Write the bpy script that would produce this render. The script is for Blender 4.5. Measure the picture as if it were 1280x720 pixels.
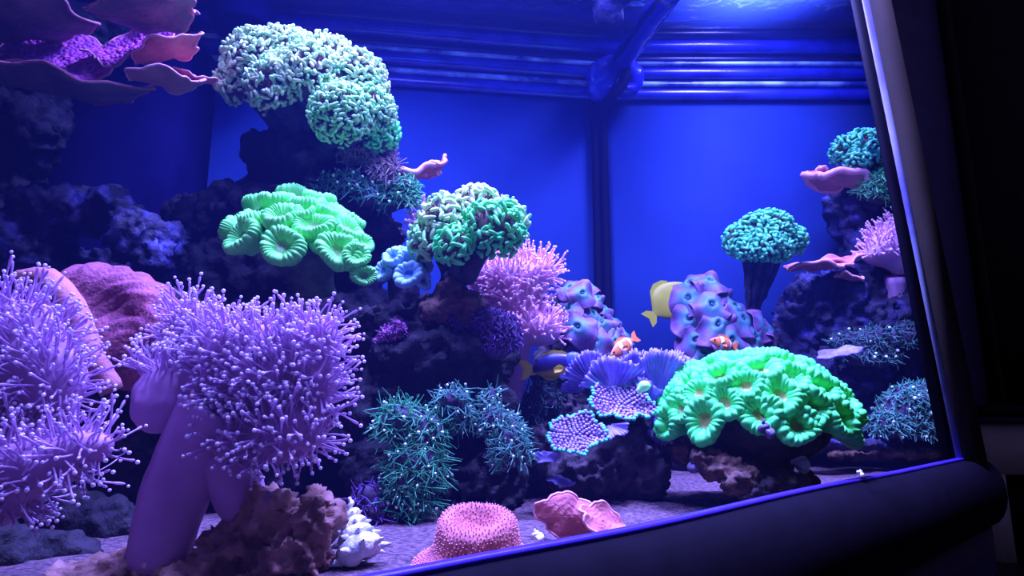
import bpy, math, random
import numpy as np
from mathutils import Vector, Matrix

# ------------------------------------------------------------------ scene, camera, world, lamps
for o in list(bpy.data.objects):
    bpy.data.objects.remove(o, do_unlink=True)
SC = bpy.context.scene
COL = SC.collection
F_PX = 800.0
PITCH = math.radians(10.5)
CAM = np.array([0.0, 0.0, 1.0])
cam_d = bpy.data.cameras.new('camera')
cam_d.sensor_width = 36.0
cam_d.lens = F_PX / 1280 * 36.0
cam_d.clip_start = 0.02
cam = bpy.data.objects.new('camera', cam_d)
COL.objects.link(cam)
cam.location = CAM
cam.rotation_euler = (math.pi / 2 + PITCH, 0, 0)
SC.camera = cam

w = bpy.data.worlds.new('World')
SC.world = w
w.use_nodes = True
w.node_tree.nodes['Background'].inputs[0].default_value = (0.32, 0.25, 0.8, 1)
w.node_tree.nodes['Background'].inputs[1].default_value = 0.09

SC.view_settings.view_transform = 'Standard'
SC.view_settings.look = 'None'
SC.view_settings.gamma = 1.0
SC.view_settings.use_curve_mapping = False
SC.view_settings.exposure = 0.0

LAMP_COL = (0.30, 0.27, 1.0)
def lamp(name, loc, target, size, power, spread=120):
    d = bpy.data.lights.new(name, 'AREA')
    d.shape = 'RECTANGLE'; d.size = size[0]; d.size_y = size[1]
    d.energy = power; d.color = LAMP_COL
    d.spread = math.radians(spread)
    o = bpy.data.objects.new(name, d)
    COL.objects.link(o)
    o.location = loc
    v = Vector(target) - Vector(loc)
    o.rotation_euler = v.to_track_quat('-Z', 'Y').to_euler()
    return o
# two reef lamps over the tank, then two front fills brightening the corals
lamp('reef_or_fill_lamp', (-0.16, 0.80, 2.02), (-0.16, 0.84, 0.9), (0.22, 0.16), 58)
lamp('reef_or_fill_lamp', (0.54, 1.14, 2.02), (0.52, 1.12, 0.9), (0.22, 0.16), 28)
lamp('reef_or_fill_lamp', (-0.16, 0.42, 2.02), (-0.12, 0.62, 0.9), (0.22, 0.16), 26, 100)  # fill set forward to brighten the front-left corals
lamp('reef_or_fill_lamp', (0.30, 0.66, 2.02), (0.28, 0.84, 0.9), (0.22, 0.16), 42, 100)  # fill added to brighten the right dome from the front

# ------------------------------------------------------------------ geometry helpers
CP, SP = math.cos(PITCH), math.sin(PITCH)
def P(px, py, Y):
    dx, dz = (px - 640) / F_PX, (360 - py) / F_PX
    d = np.array([dx, CP - dz * SP, SP + dz * CP])
    return CAM + d * (Y / d[1])
def PZ(px, py, z):
    dx, dz = (px - 640) / F_PX, (360 - py) / F_PX
    d = np.array([dx, CP - dz * SP, SP + dz * CP])
    return CAM + d * ((z - CAM[2]) / d[2])
def U(Y):
    return Y / F_PX
RNG = np.random.default_rng(7)
def nrm(v):
    v = np.asarray(v, float)
    return v / np.maximum(np.linalg.norm(v, axis=-1, keepdims=True), 1e-12)

def _hash(ix, iy, iz, seed):
    h = (ix * 374761393 + iy * 668265263 + iz * 2147483647 + seed * 144665) & 0xFFFFFFFF
    h = ((h ^ (h >> 13)) * 1274126177) & 0xFFFFFFFF
    h = ((h ^ (h >> 15)) * 2246822519) & 0xFFFFFFFF
    return ((h ^ (h >> 16)) & 0xFFFF) / 32767.5 - 1.0
def vnoise(p, seed=0):
    p = np.asarray(p, float)
    i = np.floor(p).astype(np.int64)
    f = p - i
    f = f * f * (3 - 2 * f)
    r = 0
    for dx in (0, 1):
        wx = f[:, 0] if dx else 1 - f[:, 0]
        for dy in (0, 1):
            wy = f[:, 1] if dy else 1 - f[:, 1]
            for dz in (0, 1):
                wz = f[:, 2] if dz else 1 - f[:, 2]
                r = r + wx * wy * wz * _hash(i[:, 0] + dx, i[:, 1] + dy, i[:, 2] + dz, seed)
    return r
def fbm(p, octv=4, seed=0):
    r, a, s = 0, 1.0, 1.0
    for k in range(octv):
        r = r + a * vnoise(np.asarray(p) * s + 17.3 * k, seed + k)
        a *= 0.5; s *= 2.07
    return r

def make_mesh(name, V, Fs, mat, smooth=True):
    """Fs: list of int arrays (n,3) / (n,4)"""
    V = np.asarray(V, np.float32).reshape(-1, 3)
    if not isinstance(Fs, list): Fs = [Fs]
    Fs = [np.asarray(f, np.int32) for f in Fs if len(f)]
    me = bpy.data.meshes.new(name)
    me.vertices.add(len(V)); me.vertices.foreach_set('co', V.ravel())
    loops = np.concatenate([f.ravel() for f in Fs])
    tot = np.concatenate([np.full(len(f), f.shape[1], np.int32) for f in Fs])
    start = np.concatenate([[0], np.cumsum(tot)[:-1]]).astype(np.int32)
    me.loops.add(len(loops)); me.loops.foreach_set('vertex_index', loops)
    me.polygons.add(len(tot)); me.polygons.foreach_set('loop_start', start)
    me.polygons.foreach_set('loop_total', tot)
    if smooth: me.polygons.foreach_set('use_smooth', np.ones(len(tot), bool))
    me.update(calc_edges=True)
    me.validate()
    if mat is not None: me.materials.append(mat)
    return me

def root_of(o):
    while o.parent: o = o.parent
    return o
def part(name, V, Fs, mat, parent=None, smooth=True, kind=None):
    """one mesh object; world coordinates in, stored relative to its thing's base"""
    V = np.asarray(V, float).reshape(-1, 3)
    if parent is not None:
        V = V - np.array(root_of(parent).location)
    o = bpy.data.objects.new(name, make_mesh(name, V, Fs, mat, smooth))
    COL.objects.link(o)
    if parent is not None: o.parent = parent
    if kind: o['kind'] = kind
    return o
def linked(name, me, M, parent):
    """object sharing mesh data; M = 4x4 in world coordinates (numpy)"""
    o = bpy.data.objects.new(name, me)
    COL.objects.link(o)
    M = np.array(M, float).copy()
    M[:3, 3] -= np.array(root_of(parent).location)
    o.parent = parent
    o.matrix_local = Matrix(M.tolist())
    return o
def thing(name, label, cat, loc, group=None):
    o = bpy.data.objects.new(name, None)
    COL.objects.link(o)
    o.empty_display_size = 0.02
    o.location = [float(a) for a in loc]
    o['label'] = label; o['category'] = cat
    if group: o['group'] = group
    return o
def tag(o, label, cat, group=None):
    o['label'] = label; o['category'] = cat
    if group: o['group'] = group
    return o
def struct(o):
    o['kind'] = 'structure'
    return o

class MB:
    def __init__(s): s.V = []; s.F = []; s.n = 0
    def add(s, V, F):
        V = np.asarray(V, float).reshape(-1, 3)
        if not isinstance(F, list): F = [F]
        for f in F:
            if len(f): s.F.append(np.asarray(f) + s.n)
        s.V.append(V); s.n += len(V)
    def get(s): return np.concatenate(s.V), s.F
    def box(s, c, h, R=None):
        v = np.array([[x, y, z] for x in (-1, 1) for y in (-1, 1) for z in (-1, 1)], float) * np.array(h)
        if R is not None: v = v @ np.array(R).T
        s.add(v + np.array(c), np.array([[0,1,3,2],[4,6,7,5],[0,4,5,1],[2,3,7,6],[0,2,6,4],[1,5,7,3]]))

def frames(d):
    d = nrm(d)
    a = np.where(np.abs(d[..., 2:3]) < 0.9, np.array([0, 0, 1.0]), np.array([1.0, 0, 0]))
    x = nrm(np.cross(a, d)); y = np.cross(d, x)
    return x, y, d

def tubes(p, d, L, R, pt, pr, n=5, bend=None):
    """many small tubes at once: p (N,3) base, d (N,3) direction, L (N) length, R (N) radius,
    pt ring positions 0..1, pr ring radius factors, bend (N,3) sideways drift"""
    p = np.asarray(p, float); N = len(p)
    if N == 0: return np.zeros((0, 3)), np.zeros((0, 4), int)
    L = np.broadcast_to(np.asarray(L, float), (N,)); R = np.broadcast_to(np.asarray(R, float), (N,))
    x, y, d = frames(np.asarray(d, float))
    pt = np.asarray(pt); pr = np.asarray(pr); K = len(pt)
    c = p[:, None] + d[:, None] * (L[:, None] * pt)[..., None]
    if bend is not None: c = c + np.asarray(bend)[:, None] * (L[:, None] * pt ** 2)[..., None]
    a = np.arange(n) / n * 2 * np.pi
    ring = x[:, None] * np.cos(a)[None, :, None] + y[:, None] * np.sin(a)[None, :, None]
    V = c[:, :, None] + ring[:, None] * (R[:, None] * pr)[:, :, None, None]
    base = (np.arange(N) * K * n)[:, None, None]
    k = (np.arange(K - 1) * n)[None, :, None]
    j = np.arange(n)[None, None, :]
    j2 = (j + 1) % n
    F = np.stack([base + k + j, base + k + j2, base + k + n + j2, base + k + n + j], -1).reshape(-1, 4)
    return V.reshape(-1, 3), F
CT = np.array([0.0, 0.08, 0.3, 0.7, 0.92, 1.0]); CR = np.array([0.05, 0.7, 1.0, 1.0, 0.7, 0.05])
def balls(p, R, n=6):
    t = np.array([0.02, 0.15, 0.5, 0.85, 0.98]); r = np.array([0.05, 0.75, 1.0, 0.75, 0.05])
    p = np.asarray(p, float); R = np.broadcast_to(np.asarray(R, float), (len(p),))
    d = np.tile([[0, 0, 1.0]], (len(p), 1))
    return tubes(p - d * R[:, None], d, 2 * R, R, t, r, n)

def path_tube(pts, rad, n=14, seg=6, noise=0.0, flat=None):
    """smooth tube through points (Catmull-Rom)"""
    pts = np.array(pts, float); rad = np.array(rad, float)
    ex = np.vstack([2 * pts[0] - pts[1], pts, 2 * pts[-1] - pts[-2]])
    er = np.concatenate([[rad[0]], rad, [rad[-1]]])
    C, Rr = [], []
    for i in range(1, len(ex) - 2):
        for t in np.linspace(0, 1, seg, endpoint=(i == len(ex) - 3)):
            q = [ex[i-1], ex[i], ex[i+1], ex[i+2]]; g = [er[i-1], er[i], er[i+1], er[i+2]]
            f = lambda a: 0.5 * (2*a[1] + (-a[0]+a[2])*t + (2*a[0]-5*a[1]+4*a[2]-a[3])*t*t + (-a[0]+3*a[1]-3*a[2]+a[3])*t**3)
            C.append(f(q)); Rr.append(f(g))
    C = np.array(C); Rr = np.array(Rr)
    T = nrm(np.gradient(C, axis=0))
    x0 = nrm(np.cross(T[0], [0.13, 1, 0.07]))
    V = []
    for k in range(len(C)):
        x0 = nrm(x0 - T[k] * np.dot(x0, T[k])); y0 = np.cross(T[k], x0)
        a = np.arange(n) / n * 2 * np.pi
        V.append(C[k] + Rr[k] * (np.cos(a)[:, None] * x0 + np.sin(a)[:, None] * y0))
    K = len(C)
    V = np.concatenate(V + [C[:1], C[-1:]])
    k = (np.arange(K - 1) * n)[:, None]; j = np.arange(n)[None]; j2 = (j + 1) % n
    Fq = np.stack([k + j, k + j2, k + n + j2, k + n + j], -1).reshape(-1, 4)
    j = np.arange(n)
    Ft = np.concatenate([np.stack([np.full(n, K*n), (j+1) % n, j], -1), np.stack([np.full(n, K*n+1), (K-1)*n + j, (K-1)*n + (j+1) % n], -1)])
    if noise:
        m = noise * fbm(V / (np.mean(rad) * 0.8), 3, 5)
        nn = vnormals(V, [Fq, Ft]); V = V + nn * m[:, None]
    return V, [Fq, Ft]

def vnormals(V, Fs):
    N = np.zeros_like(V)
    for f in Fs:
        if f.shape[1] == 4: n = np.cross(V[f[:, 2]] - V[f[:, 0]], V[f[:, 3]] - V[f[:, 1]])
        else: n = np.cross(V[f[:, 1]] - V[f[:, 0]], V[f[:, 2]] - V[f[:, 0]])
        for k in range(f.shape[1]): np.add.at(N, f[:, k], n)
    return nrm(N)

import bmesh
def _ico(sub):
    bm = bmesh.new(); bmesh.ops.create_icosphere(bm, subdivisions=sub, radius=1)
    V = np.array([v.co[:] for v in bm.verts]); F = np.array([[v.index for v in f.verts] for f in bm.faces]); bm.free()
    return V, F
ICO = {k: _ico(k) for k in (1, 2, 3)}
def rotm(ax, deg): return np.array(Matrix.Rotation(math.radians(deg), 3, ax))

def fuse(prims, voxel, smooth=6, amp=0.0, freq=1.0, seed=0, ridge=0.0):
    """prims: (center xyz, (rx,ry,rz) metres, rotation 3x3 or None): melted into one skin"""
    mb = MB()
    for pr in prims:
        c, r = pr[0], pr[1]
        v = ICO[3][0] * np.array(r)
        if len(pr) > 2 and pr[2] is not None: v = v @ np.array(pr[2]).T
        mb.add(v + np.array(c), ICO[3][1])
    V, F = mb.get()
    me = make_mesh('tmp', V, F, None)
    o = bpy.data.objects.new('tmp', me); COL.objects.link(o)
    m = o.modifiers.new('r', 'REMESH'); m.mode = 'VOXEL'; m.voxel_size = voxel
    if smooth:
        s = o.modifiers.new('s', 'SMOOTH'); s.factor = 0.5; s.iterations = smooth
    dg = bpy.context.evaluated_depsgraph_get()
    e = o.evaluated_get(dg); m2 = e.to_mesh()
    V = np.zeros(len(m2.vertices) * 3, np.float32); m2.vertices.foreach_get('co', V); V = V.reshape(-1, 3).astype(float)
    lt = np.zeros(len(m2.polygons), np.int32); m2.polygons.foreach_get('loop_total', lt)
    li = np.zeros(len(m2.loops), np.int32); m2.loops.foreach_get('vertex_index', li)
    e.to_mesh_clear()
    bpy.data.objects.remove(o); bpy.data.meshes.remove(me)
    st = np.concatenate([[0], np.cumsum(lt)[:-1]])
    Fs = []
    for k in (3, 4):
        idx = st[lt == k]
        if len(idx): Fs.append(np.stack([li[idx + a] for a in range(k)], -1))
    if amp:
        N = vnormals(V, Fs)
        h = fbm(V * freq, 4, seed)
        if ridge: h = h * (1 - ridge) + ridge * (0.6 - 2 * np.abs(fbm(V * freq * 1.6, 3, seed + 9)))
        V = V + N * (amp * h)[:, None]
    return V, Fs
def E(px, py, Y, rx, ry, rz, rot=None):
    """ellipsoid given where it shows: centre pixel + distance, radii in pixels (across, up, deep)"""
    u = U(Y)
    return (P(px, py, Y), (rx * u, rz * u, ry * u), rot)
RY = lambda a: rotm('Y', a)

def scatter(V, Fs, spacing, pred=None, seed=0, over=5):
    r = np.random.default_rng(seed)
    T = []
    for f in Fs:
        if f.shape[1] == 4: T += [f[:, [0, 1, 2]], f[:, [0, 2, 3]]]
        else: T.append(f)
    T = np.concatenate(T)
    a, b, c = V[T[:, 0]], V[T[:, 1]], V[T[:, 2]]
    cr = np.cross(b - a, c - a); A = np.linalg.norm(cr, axis=1) / 2
    VN = vnormals(V, Fs)
    n = int(A.sum() / spacing ** 2 * over) + 10
    k = r.choice(len(T), n, p=A / A.sum())
    u, v = r.random(n), r.random(n)
    m = u + v > 1; u[m] = 1 - u[m]; v[m] = 1 - v[m]
    p = a[k] + (b[k] - a[k]) * u[:, None] + (c[k] - a[k]) * v[:, None]
    N = nrm(VN[T[k, 0]] * (1-u-v)[:, None] + VN[T[k, 1]] * u[:, None] + VN[T[k, 2]] * v[:, None])
    if pred is not None:
        ok = pred(p, N); p, N = p[ok], N[ok]
    cell = {}
    keep = []
    q = np.floor(p / spacing).astype(int)
    for i in range(len(p)):
        key = tuple(q[i]); bad = False
        for dx in (-1, 0, 1):
            for dy in (-1, 0, 1):
                for dz in (-1, 0, 1):
                    for j in cell.get((key[0]+dx, key[1]+dy, key[2]+dz), ()):
                        e = p[i] - p[j]
                        if e[0]*e[0] + e[1]*e[1] + e[2]*e[2] < spacing * spacing: bad = True; break
                    if bad: break
                if bad: break
            if bad: break
        if not bad:
            cell.setdefault(key, []).append(i); keep.append(i)
    return p[keep], N[keep]

# ------------------------------------------------------------------ materials
def mat(name, c1, c2=None, scale=40.0, rough=0.55, bump=0.0, bscale=None, tex='noise', spec=0.3,
        translucent=0.0, detail=4.0, lo=0.35, hi=0.65, sheen=0.0, c3=None):
    m = bpy.data.materials.new(name); m.use_nodes = True
    nt = m.node_tree; N = nt.nodes; Lk = nt.links
    b = N['Principled BSDF']
    b.inputs['Roughness'].default_value = rough
    b.inputs['Specular IOR Level'].default_value = spec
    if sheen: b.inputs['Sheen Weight'].default_value = sheen
    tc = N.new('ShaderNodeTexCoord')
    if c2 is None:
        b.inputs['Base Color'].default_value = (*c1, 1)
    else:
        if tex == 'noise':
            t = N.new('ShaderNodeTexNoise'); t.inputs['Scale'].default_value = scale; t.inputs['Detail'].default_value = detail; out = t.outputs['Fac']
        elif tex == 'voronoi':
            t = N.new('ShaderNodeTexVoronoi'); t.inputs['Scale'].default_value = scale; out = t.outputs['Distance']
        else:
            t = N.new('ShaderNodeTexWave'); t.inputs['Scale'].default_value = scale; t.inputs['Distortion'].default_value = 3.0
            t.inputs['Detail'].default_value = 2.0; out = t.outputs['Fac']
        Lk.new(tc.outputs['Object'], t.inputs['Vector'])
        r = N.new('ShaderNodeValToRGB')
        r.color_ramp.elements[0].position = lo; r.color_ramp.elements[0].color = (*c1, 1)
        r.color_ramp.elements[1].position = hi; r.color_ramp.elements[1].color = (*c2, 1)
        if c3 is not None:
            e = r.color_ramp.elements.new(min(hi + 0.08, 0.98)); e.color = (*c3, 1)
        Lk.new(out, r.inputs['Fac']); Lk.new(r.outputs['Color'], b.inputs['Base Color'])
        col = r
    if bump:
        t2 = N.new('ShaderNodeTexNoise' if tex != 'voronoi' else 'ShaderNodeTexVoronoi')
        t2.inputs['Scale'].default_value = bscale or scale * 2
        if tex != 'voronoi': t2.inputs['Detail'].default_value = 6.0
        Lk.new(tc.outputs['Object'], t2.inputs['Vector'])
        bp = N.new('ShaderNodeBump'); bp.inputs['Strength'].default_value = bump; bp.inputs['Distance'].default_value = 0.004
        if tex == 'voronoi': bp.invert = True
        Lk.new(t2.outputs[0], bp.inputs['Height']); Lk.new(bp.outputs['Normal'], b.inputs['Normal'])
    if translucent:
        tr = N.new('ShaderNodeBsdfTranslucent')
        if c2 is None: tr.inputs['Color'].default_value = (*c1, 1)
        else: Lk.new(col.outputs['Color'], tr.inputs['Color'])
        mx = N.new('ShaderNodeMixShader'); mx.inputs['Fac'].default_value = translucent
        Lk.new(b.outputs[0], mx.inputs[1]); Lk.new(tr.outputs[0], mx.inputs[2])
        Lk.new(mx.outputs[0], N['Material Output'].inputs['Surface'])
    return m

def see_through(name, tint, gloss_col, fac, rough, bump=0.0, bscale=8.0):
    m = bpy.data.materials.new(name); m.use_nodes = True
    nt = m.node_tree; N = nt.nodes; Lk = nt.links
    N.remove(N['Principled BSDF'])
    t = N.new('ShaderNodeBsdfTransparent'); t.inputs['Color'].default_value = (*tint, 1)
    g = N.new('ShaderNodeBsdfGlossy'); g.inputs['Color'].default_value = (*gloss_col, 1); g.inputs['Roughness'].default_value = rough
    mx = N.new('ShaderNodeMixShader'); mx.inputs['Fac'].default_value = fac
    Lk.new(t.outputs[0], mx.inputs[1]); Lk.new(g.outputs[0], mx.inputs[2])
    Lk.new(mx.outputs[0], N['Material Output'].inputs['Surface'])
    if bump:
        tc = N.new('ShaderNodeTexCoord')
        n = N.new('ShaderNodeTexNoise'); n.inputs['Scale'].default_value = bscale; n.inputs['Detail'].default_value = 3
        bp = N.new('ShaderNodeBump'); bp.inputs['Strength'].default_value = bump; bp.inputs['Distance'].default_value = 0.02
        Lk.new(tc.outputs['Object'], n.inputs['Vector']); Lk.new(n.outputs['Fac'], bp.inputs['Height']); Lk.new(bp.outputs['Normal'], g.inputs['Normal'])
    return m

M = {}
M['pane'] = mat('blue_back_pane', (0.013, 0.036, 0.17), (0.020, 0.052, 0.23), 3.0, rough=0.7, spec=0.06)
M['rim'] = mat('rim_plastic', (0.012, 0.015, 0.26), (0.03, 0.04, 0.45), 14.0, rough=0.25, spec=0.6)
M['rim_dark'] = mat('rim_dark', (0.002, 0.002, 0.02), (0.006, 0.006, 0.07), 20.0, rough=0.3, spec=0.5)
M['rim_highlight'] = mat('rim_highlight', (0.02, 0.04, 0.3), (0.45, 0.7, 0.98), 13.0, rough=0.25, spec=0.6)  # bright highlight streaks on the rim put into the colour
M['silicone'] = mat('black_silicone', (0.003, 0.0025, 0.008), rough=0.7, spec=0.04)
M['rail'] = mat('black_rail', (0.003, 0.0025, 0.006), (0.004, 0.0035, 0.008), 30, rough=0.85, spec=0.03)
M['glow_line'] = mat('blue_glow_line', (0.03, 0.015, 0.30), (0.05, 0.02, 0.45), 20, rough=0.4)  # colour of the glow line along the rail
M['apron'] = mat('navy_apron', (0.03, 0.026, 0.07), (0.036, 0.03, 0.08), 12, rough=0.6)
M['post'] = mat('grey_post', (0.030, 0.026, 0.022), (0.036, 0.03, 0.026), 10, rough=0.8, spec=0.02)
M['post_edge'] = mat('post_edge', (0.25, 0.27, 0.35), (0.1, 0.1, 0.3), 8, rough=0.5, spec=0.2)  # refracted brightness of the glass edge put into an opaque colour
M['stand'] = mat('pale_stand', (0.7, 0.66, 0.55), (0.76, 0.70, 0.60), 6, rough=0.5)
M['glass'] = see_through('front_glass', (0.97, 0.98, 1.0), (0.9, 0.9, 1.0), 0.03, 0.02)
M['water'] = see_through('water_surface', (0.9, 0.95, 1.0), (0.75, 0.85, 1.0), 0.5, 0.08, 0.5, 9.0)
def add_surface_glow(m, col, fac):  # surface glow put in as a translucent blue share
    nt = m.node_tree; out = nt.nodes['Material Output']; src = out.inputs['Surface'].links[0].from_socket
    tr = nt.nodes.new('ShaderNodeBsdfTranslucent'); tr.inputs['Color'].default_value = (*col, 1)
    mx = nt.nodes.new('ShaderNodeMixShader'); mx.inputs['Fac'].default_value = fac
    nt.links.new(src, mx.inputs[1]); nt.links.new(tr.outputs[0], mx.inputs[2]); nt.links.new(mx.outputs[0], out.inputs['Surface'])
add_surface_glow(M['water'], (0.08, 0.2, 0.7), 0.16)
M['sand'] = mat('sand', (0.035, 0.021, 0.030), (0.17, 0.105, 0.13), 190, rough=0.8, bump=0.9, bscale=420, detail=6)
M['rock'] = mat('live_rock', (0.020, 0.017, 0.022), (0.085, 0.065, 0.085), 38, rough=0.8, bump=1.0, bscale=110, detail=8, lo=0.4, hi=0.72, c3=(0.17, 0.10, 0.20))
M['rock_deep'] = mat('dark_live_rock', (0.006, 0.006, 0.010), (0.024, 0.020, 0.036), 36, rough=0.8, bump=1.0, bscale=110, detail=8, lo=0.4, hi=0.75, c3=(0.06, 0.045, 0.12))
M['rock_brown'] = mat('brown_rock', (0.12, 0.06, 0.05), (0.46, 0.26, 0.21), 30, rough=0.8, bump=1.0, bscale=90, detail=8, c3=(0.36, 0.20, 0.34))
M['rock_blue'] = mat('blue_highlit_rock', (0.010, 0.010, 0.03), (0.04, 0.04, 0.16), 30, rough=0.7, bump=1.0, bscale=100, detail=8, lo=0.45, hi=0.64, c3=(0.10, 0.11, 0.55))  # bluest speckles put lit-edge highlights into the rock colour
M['peg'] = mat('brown_peg_rock', (0.03, 0.02, 0.018), (0.16, 0.09, 0.06), 45, rough=0.8, bump=1.0, bscale=120, detail=8)
M['overflow'] = mat('overflow_plastic', (0.004, 0.003, 0.030), (0.007, 0.006, 0.05), 9, rough=0.9, spec=0.0)
M['leather'] = mat('leather_flesh', (0.46, 0.24, 0.46), (0.58, 0.32, 0.56), 22, rough=0.6, translucent=0.15)
M['leather_tent'] = mat('leather_tentacle', (0.60, 0.40, 0.68), (0.74, 0.50, 0.80), 60, rough=0.5, translucent=0.35)
M['leather_tip'] = mat('leather_tip', (0.85, 0.74, 0.92), (0.95, 0.85, 0.95), 80, rough=0.4, translucent=0.3)
M['pink_flesh'] = mat('pink_leather_flesh', (0.5, 0.26, 0.46), (0.6, 0.34, 0.52), 22, rough=0.6, translucent=0.15)
M['pink_tent'] = mat('pink_leather_tentacle', (0.85, 0.5, 0.66), (0.95, 0.62, 0.76), 60, rough=0.5, translucent=0.35)
M['pink_tip'] = mat('pink_leather_tip', (0.95, 0.72, 0.82), rough=0.4, translucent=0.3)
M['trumpet'] = mat('green_polyp', (0.04, 0.84, 0.15), (0.12, 0.99, 0.23), 60, rough=0.42, spec=0.3, bump=0.2, bscale=200, translucent=0.12)
M['trumpet_yellow'] = mat('yellow_green_polyp', (0.12, 0.84, 0.14), (0.24, 0.98, 0.22), 60, rough=0.42, spec=0.3, bump=0.2, bscale=200, translucent=0.12)
M['mouth'] = mat('tan_mouth', (0.22, 0.30, 0.06), (0.36, 0.42, 0.10), 160, rough=0.5)
M['mouth_green'] = mat('olive_mouth', (0.14, 0.42, 0.09), (0.24, 0.52, 0.12), 160, rough=0.5)
M['tr_stalk'] = mat('trumpet_stalk', (0.03, 0.06, 0.03), (0.07, 0.14, 0.06), 70, rough=0.7, bump=0.5)
M['tr_stalk_dark'] = mat('dark_trumpet_stalk', (0.012, 0.02, 0.02), (0.05, 0.06, 0.06), 60, rough=0.8, bump=0.8)
M['ham_flesh'] = mat('hammer_flesh', (0.05, 0.03, 0.02), (0.16, 0.11, 0.07), 60, rough=0.6)
M['ham_stem'] = mat('hammer_tentacle', (0.26, 0.17, 0.13), (0.42, 0.30, 0.22), 60, rough=0.5, translucent=0.3)
M['ham_tip'] = mat('hammer_tip', (0.22, 0.78, 0.26), (0.55, 0.95, 0.42), 50, rough=0.35, translucent=0.2)
M['ham_tip_green'] = mat('hammer_tip_green', (0.04, 0.78, 0.20), (0.20, 0.97, 0.30), 50, rough=0.35, translucent=0.2)
M['ham_tip_pale'] = mat('hammer_tip_pale', (0.40, 0.88, 0.38), (0.80, 0.95, 0.50), 45, rough=0.35, translucent=0.2)
M['ham_tip_teal'] = mat('hammer_tip_teal', (0.06, 0.58, 0.26), (0.16, 0.78, 0.36), 50, rough=0.35, translucent=0.2)  # dim bluish cast of the mirror image put into the tip colour
M['ham_stalk'] = mat('hammer_stalk', (0.010, 0.012, 0.03), (0.045, 0.04, 0.07), 60, rough=0.8, bump=0.8)
M['star_hair'] = mat('star_hair', (0.03, 0.32, 0.14), (0.11, 0.60, 0.26), 40, rough=0.5, translucent=0.3)
M['star_hair_blue'] = mat('star_hair_blue', (0.06, 0.32, 0.22), (0.18, 0.54, 0.36), 40, rough=0.5, translucent=0.3)
M['star_dot'] = mat('star_dot', (0.75, 1.0, 0.80), rough=0.3)
M['star_base'] = mat('star_mat', (0.02, 0.02, 0.035), (0.06, 0.04, 0.09), 50, rough=0.8, bump=0.8)
M['fuzz_pink'] = mat('fuzz_pink', (0.30, 0.22, 0.26), (0.46, 0.36, 0.36), 40, rough=0.6, translucent=0.3)
M['fuzz_green'] = mat('fuzz_green', (0.06, 0.42, 0.16), (0.16, 0.66, 0.24), 40, rough=0.5, translucent=0.3)
M['fuzz_purple'] = mat('fuzz_purple', (0.10, 0.04, 0.22), (0.18, 0.07, 0.34), 40, rough=0.6, translucent=0.2)
M['fuzz_dim'] = mat('fuzz_dim', (0.03, 0.10, 0.10), (0.08, 0.24, 0.18), 40, rough=0.6, translucent=0.2)
def radial_mat(name, stops, rough=0.4, nscale=9.0, namp=0.5):
    m = mat(name, stops[0][1], stops[1][1], 8.0, rough=rough, bump=0.3, bscale=26.0)
    nt = m.node_tree; N = nt.nodes; b = N['Principled BSDF']
    tc = N['Texture Coordinate']; vl = N.new('ShaderNodeVectorMath'); vl.operation = 'LENGTH'
    nt.links.new(tc.outputs['Object'], vl.inputs[0])
    nz = N.new('ShaderNodeTexNoise'); nz.inputs['Scale'].default_value = nscale
    nt.links.new(tc.outputs['Object'], nz.inputs['Vector'])
    ad = N.new('ShaderNodeMath'); ad.operation = 'MULTIPLY_ADD'; ad.inputs[1].default_value = namp; 
    sb_ = N.new('ShaderNodeMath'); sb_.operation = 'SUBTRACT'; sb_.inputs[1].default_value = 0.5 * namp
    nt.links.new(nz.outputs['Fac'], ad.inputs[0]); nt.links.new(vl.outputs['Value'], ad.inputs[2]); nt.links.new(ad.outputs[0], sb_.inputs[0])
    r = N.new('ShaderNodeValToRGB')
    r.color_ramp.elements[0].position = stops[0][0]; r.color_ramp.elements[0].color = (*stops[0][1], 1)
    r.color_ramp.elements[1].position = stops[-1][0]; r.color_ramp.elements[1].color = (*stops[-1][1], 1)
    for p_, c in stops[1:-1]:
        e = r.color_ramp.elements.new(p_); e.color = (*c, 1)
    nt.links.new(sb_.outputs[0], r.inputs['Fac']); nt.links.new(r.outputs['Color'], b.inputs['Base Color'])
    return m
M['mush'] = radial_mat('mushroom_disc', [(0.05, (.02, .08, .10)), (0.25, (.05, .17, .18)), (0.42, (.06, .16, .20)), (0.62, (.13, .09, .20)), (0.85, (.10, .05, .14)), (1.0, (.20, .10, .20))])
M['mush_mouth'] = mat('mushroom_mouth', (0.02, 0.06, 0.09), (0.03, 0.12, 0.14), 80, rough=0.4)
M['plate'] = mat('orange_plate', (0.42, 0.12, 0.14), (0.60, 0.20, 0.19), 40, rough=0.65, bump=0.4, bscale=260)
M['plate_dim'] = mat('orange_plate_dim', (0.36, 0.14, 0.16), (0.50, 0.20, 0.20), 25, rough=0.7, bump=0.4, bscale=220)
M['plate_purple'] = mat('purple_plate_top', (0.30, 0.04, 0.30), (0.66, 0.13, 0.56), 130, rough=0.6, bump=1.0, bscale=160, tex='voronoi', lo=0.2, hi=0.6)
M['plate_grey'] = mat('olive_plate', (0.10, 0.08, 0.09), (0.24, 0.16, 0.16), 16, rough=0.7, bump=0.4, bscale=200)
M['plate_rim'] = mat('pink_plate_rim', (0.72, 0.32, 0.36), (0.8, 0.38, 0.42), 60, rough=0.6)
M['monti'] = mat('ridged_orange_coral', (0.19, 0.045, 0.10), (0.42, 0.125, 0.18), 42, rough=0.65, bump=0.6, bscale=240, lo=0.25, hi=0.75)
M['bead_rim'] = mat('teal_bead', (0.06, 0.55, 0.42), (0.12, 0.75, 0.5), 80, rough=0.35)
M['bead'] = mat('lilac_bead', (0.26, 0.20, 0.42), (0.42, 0.34, 0.55), 80, rough=0.35)
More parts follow.
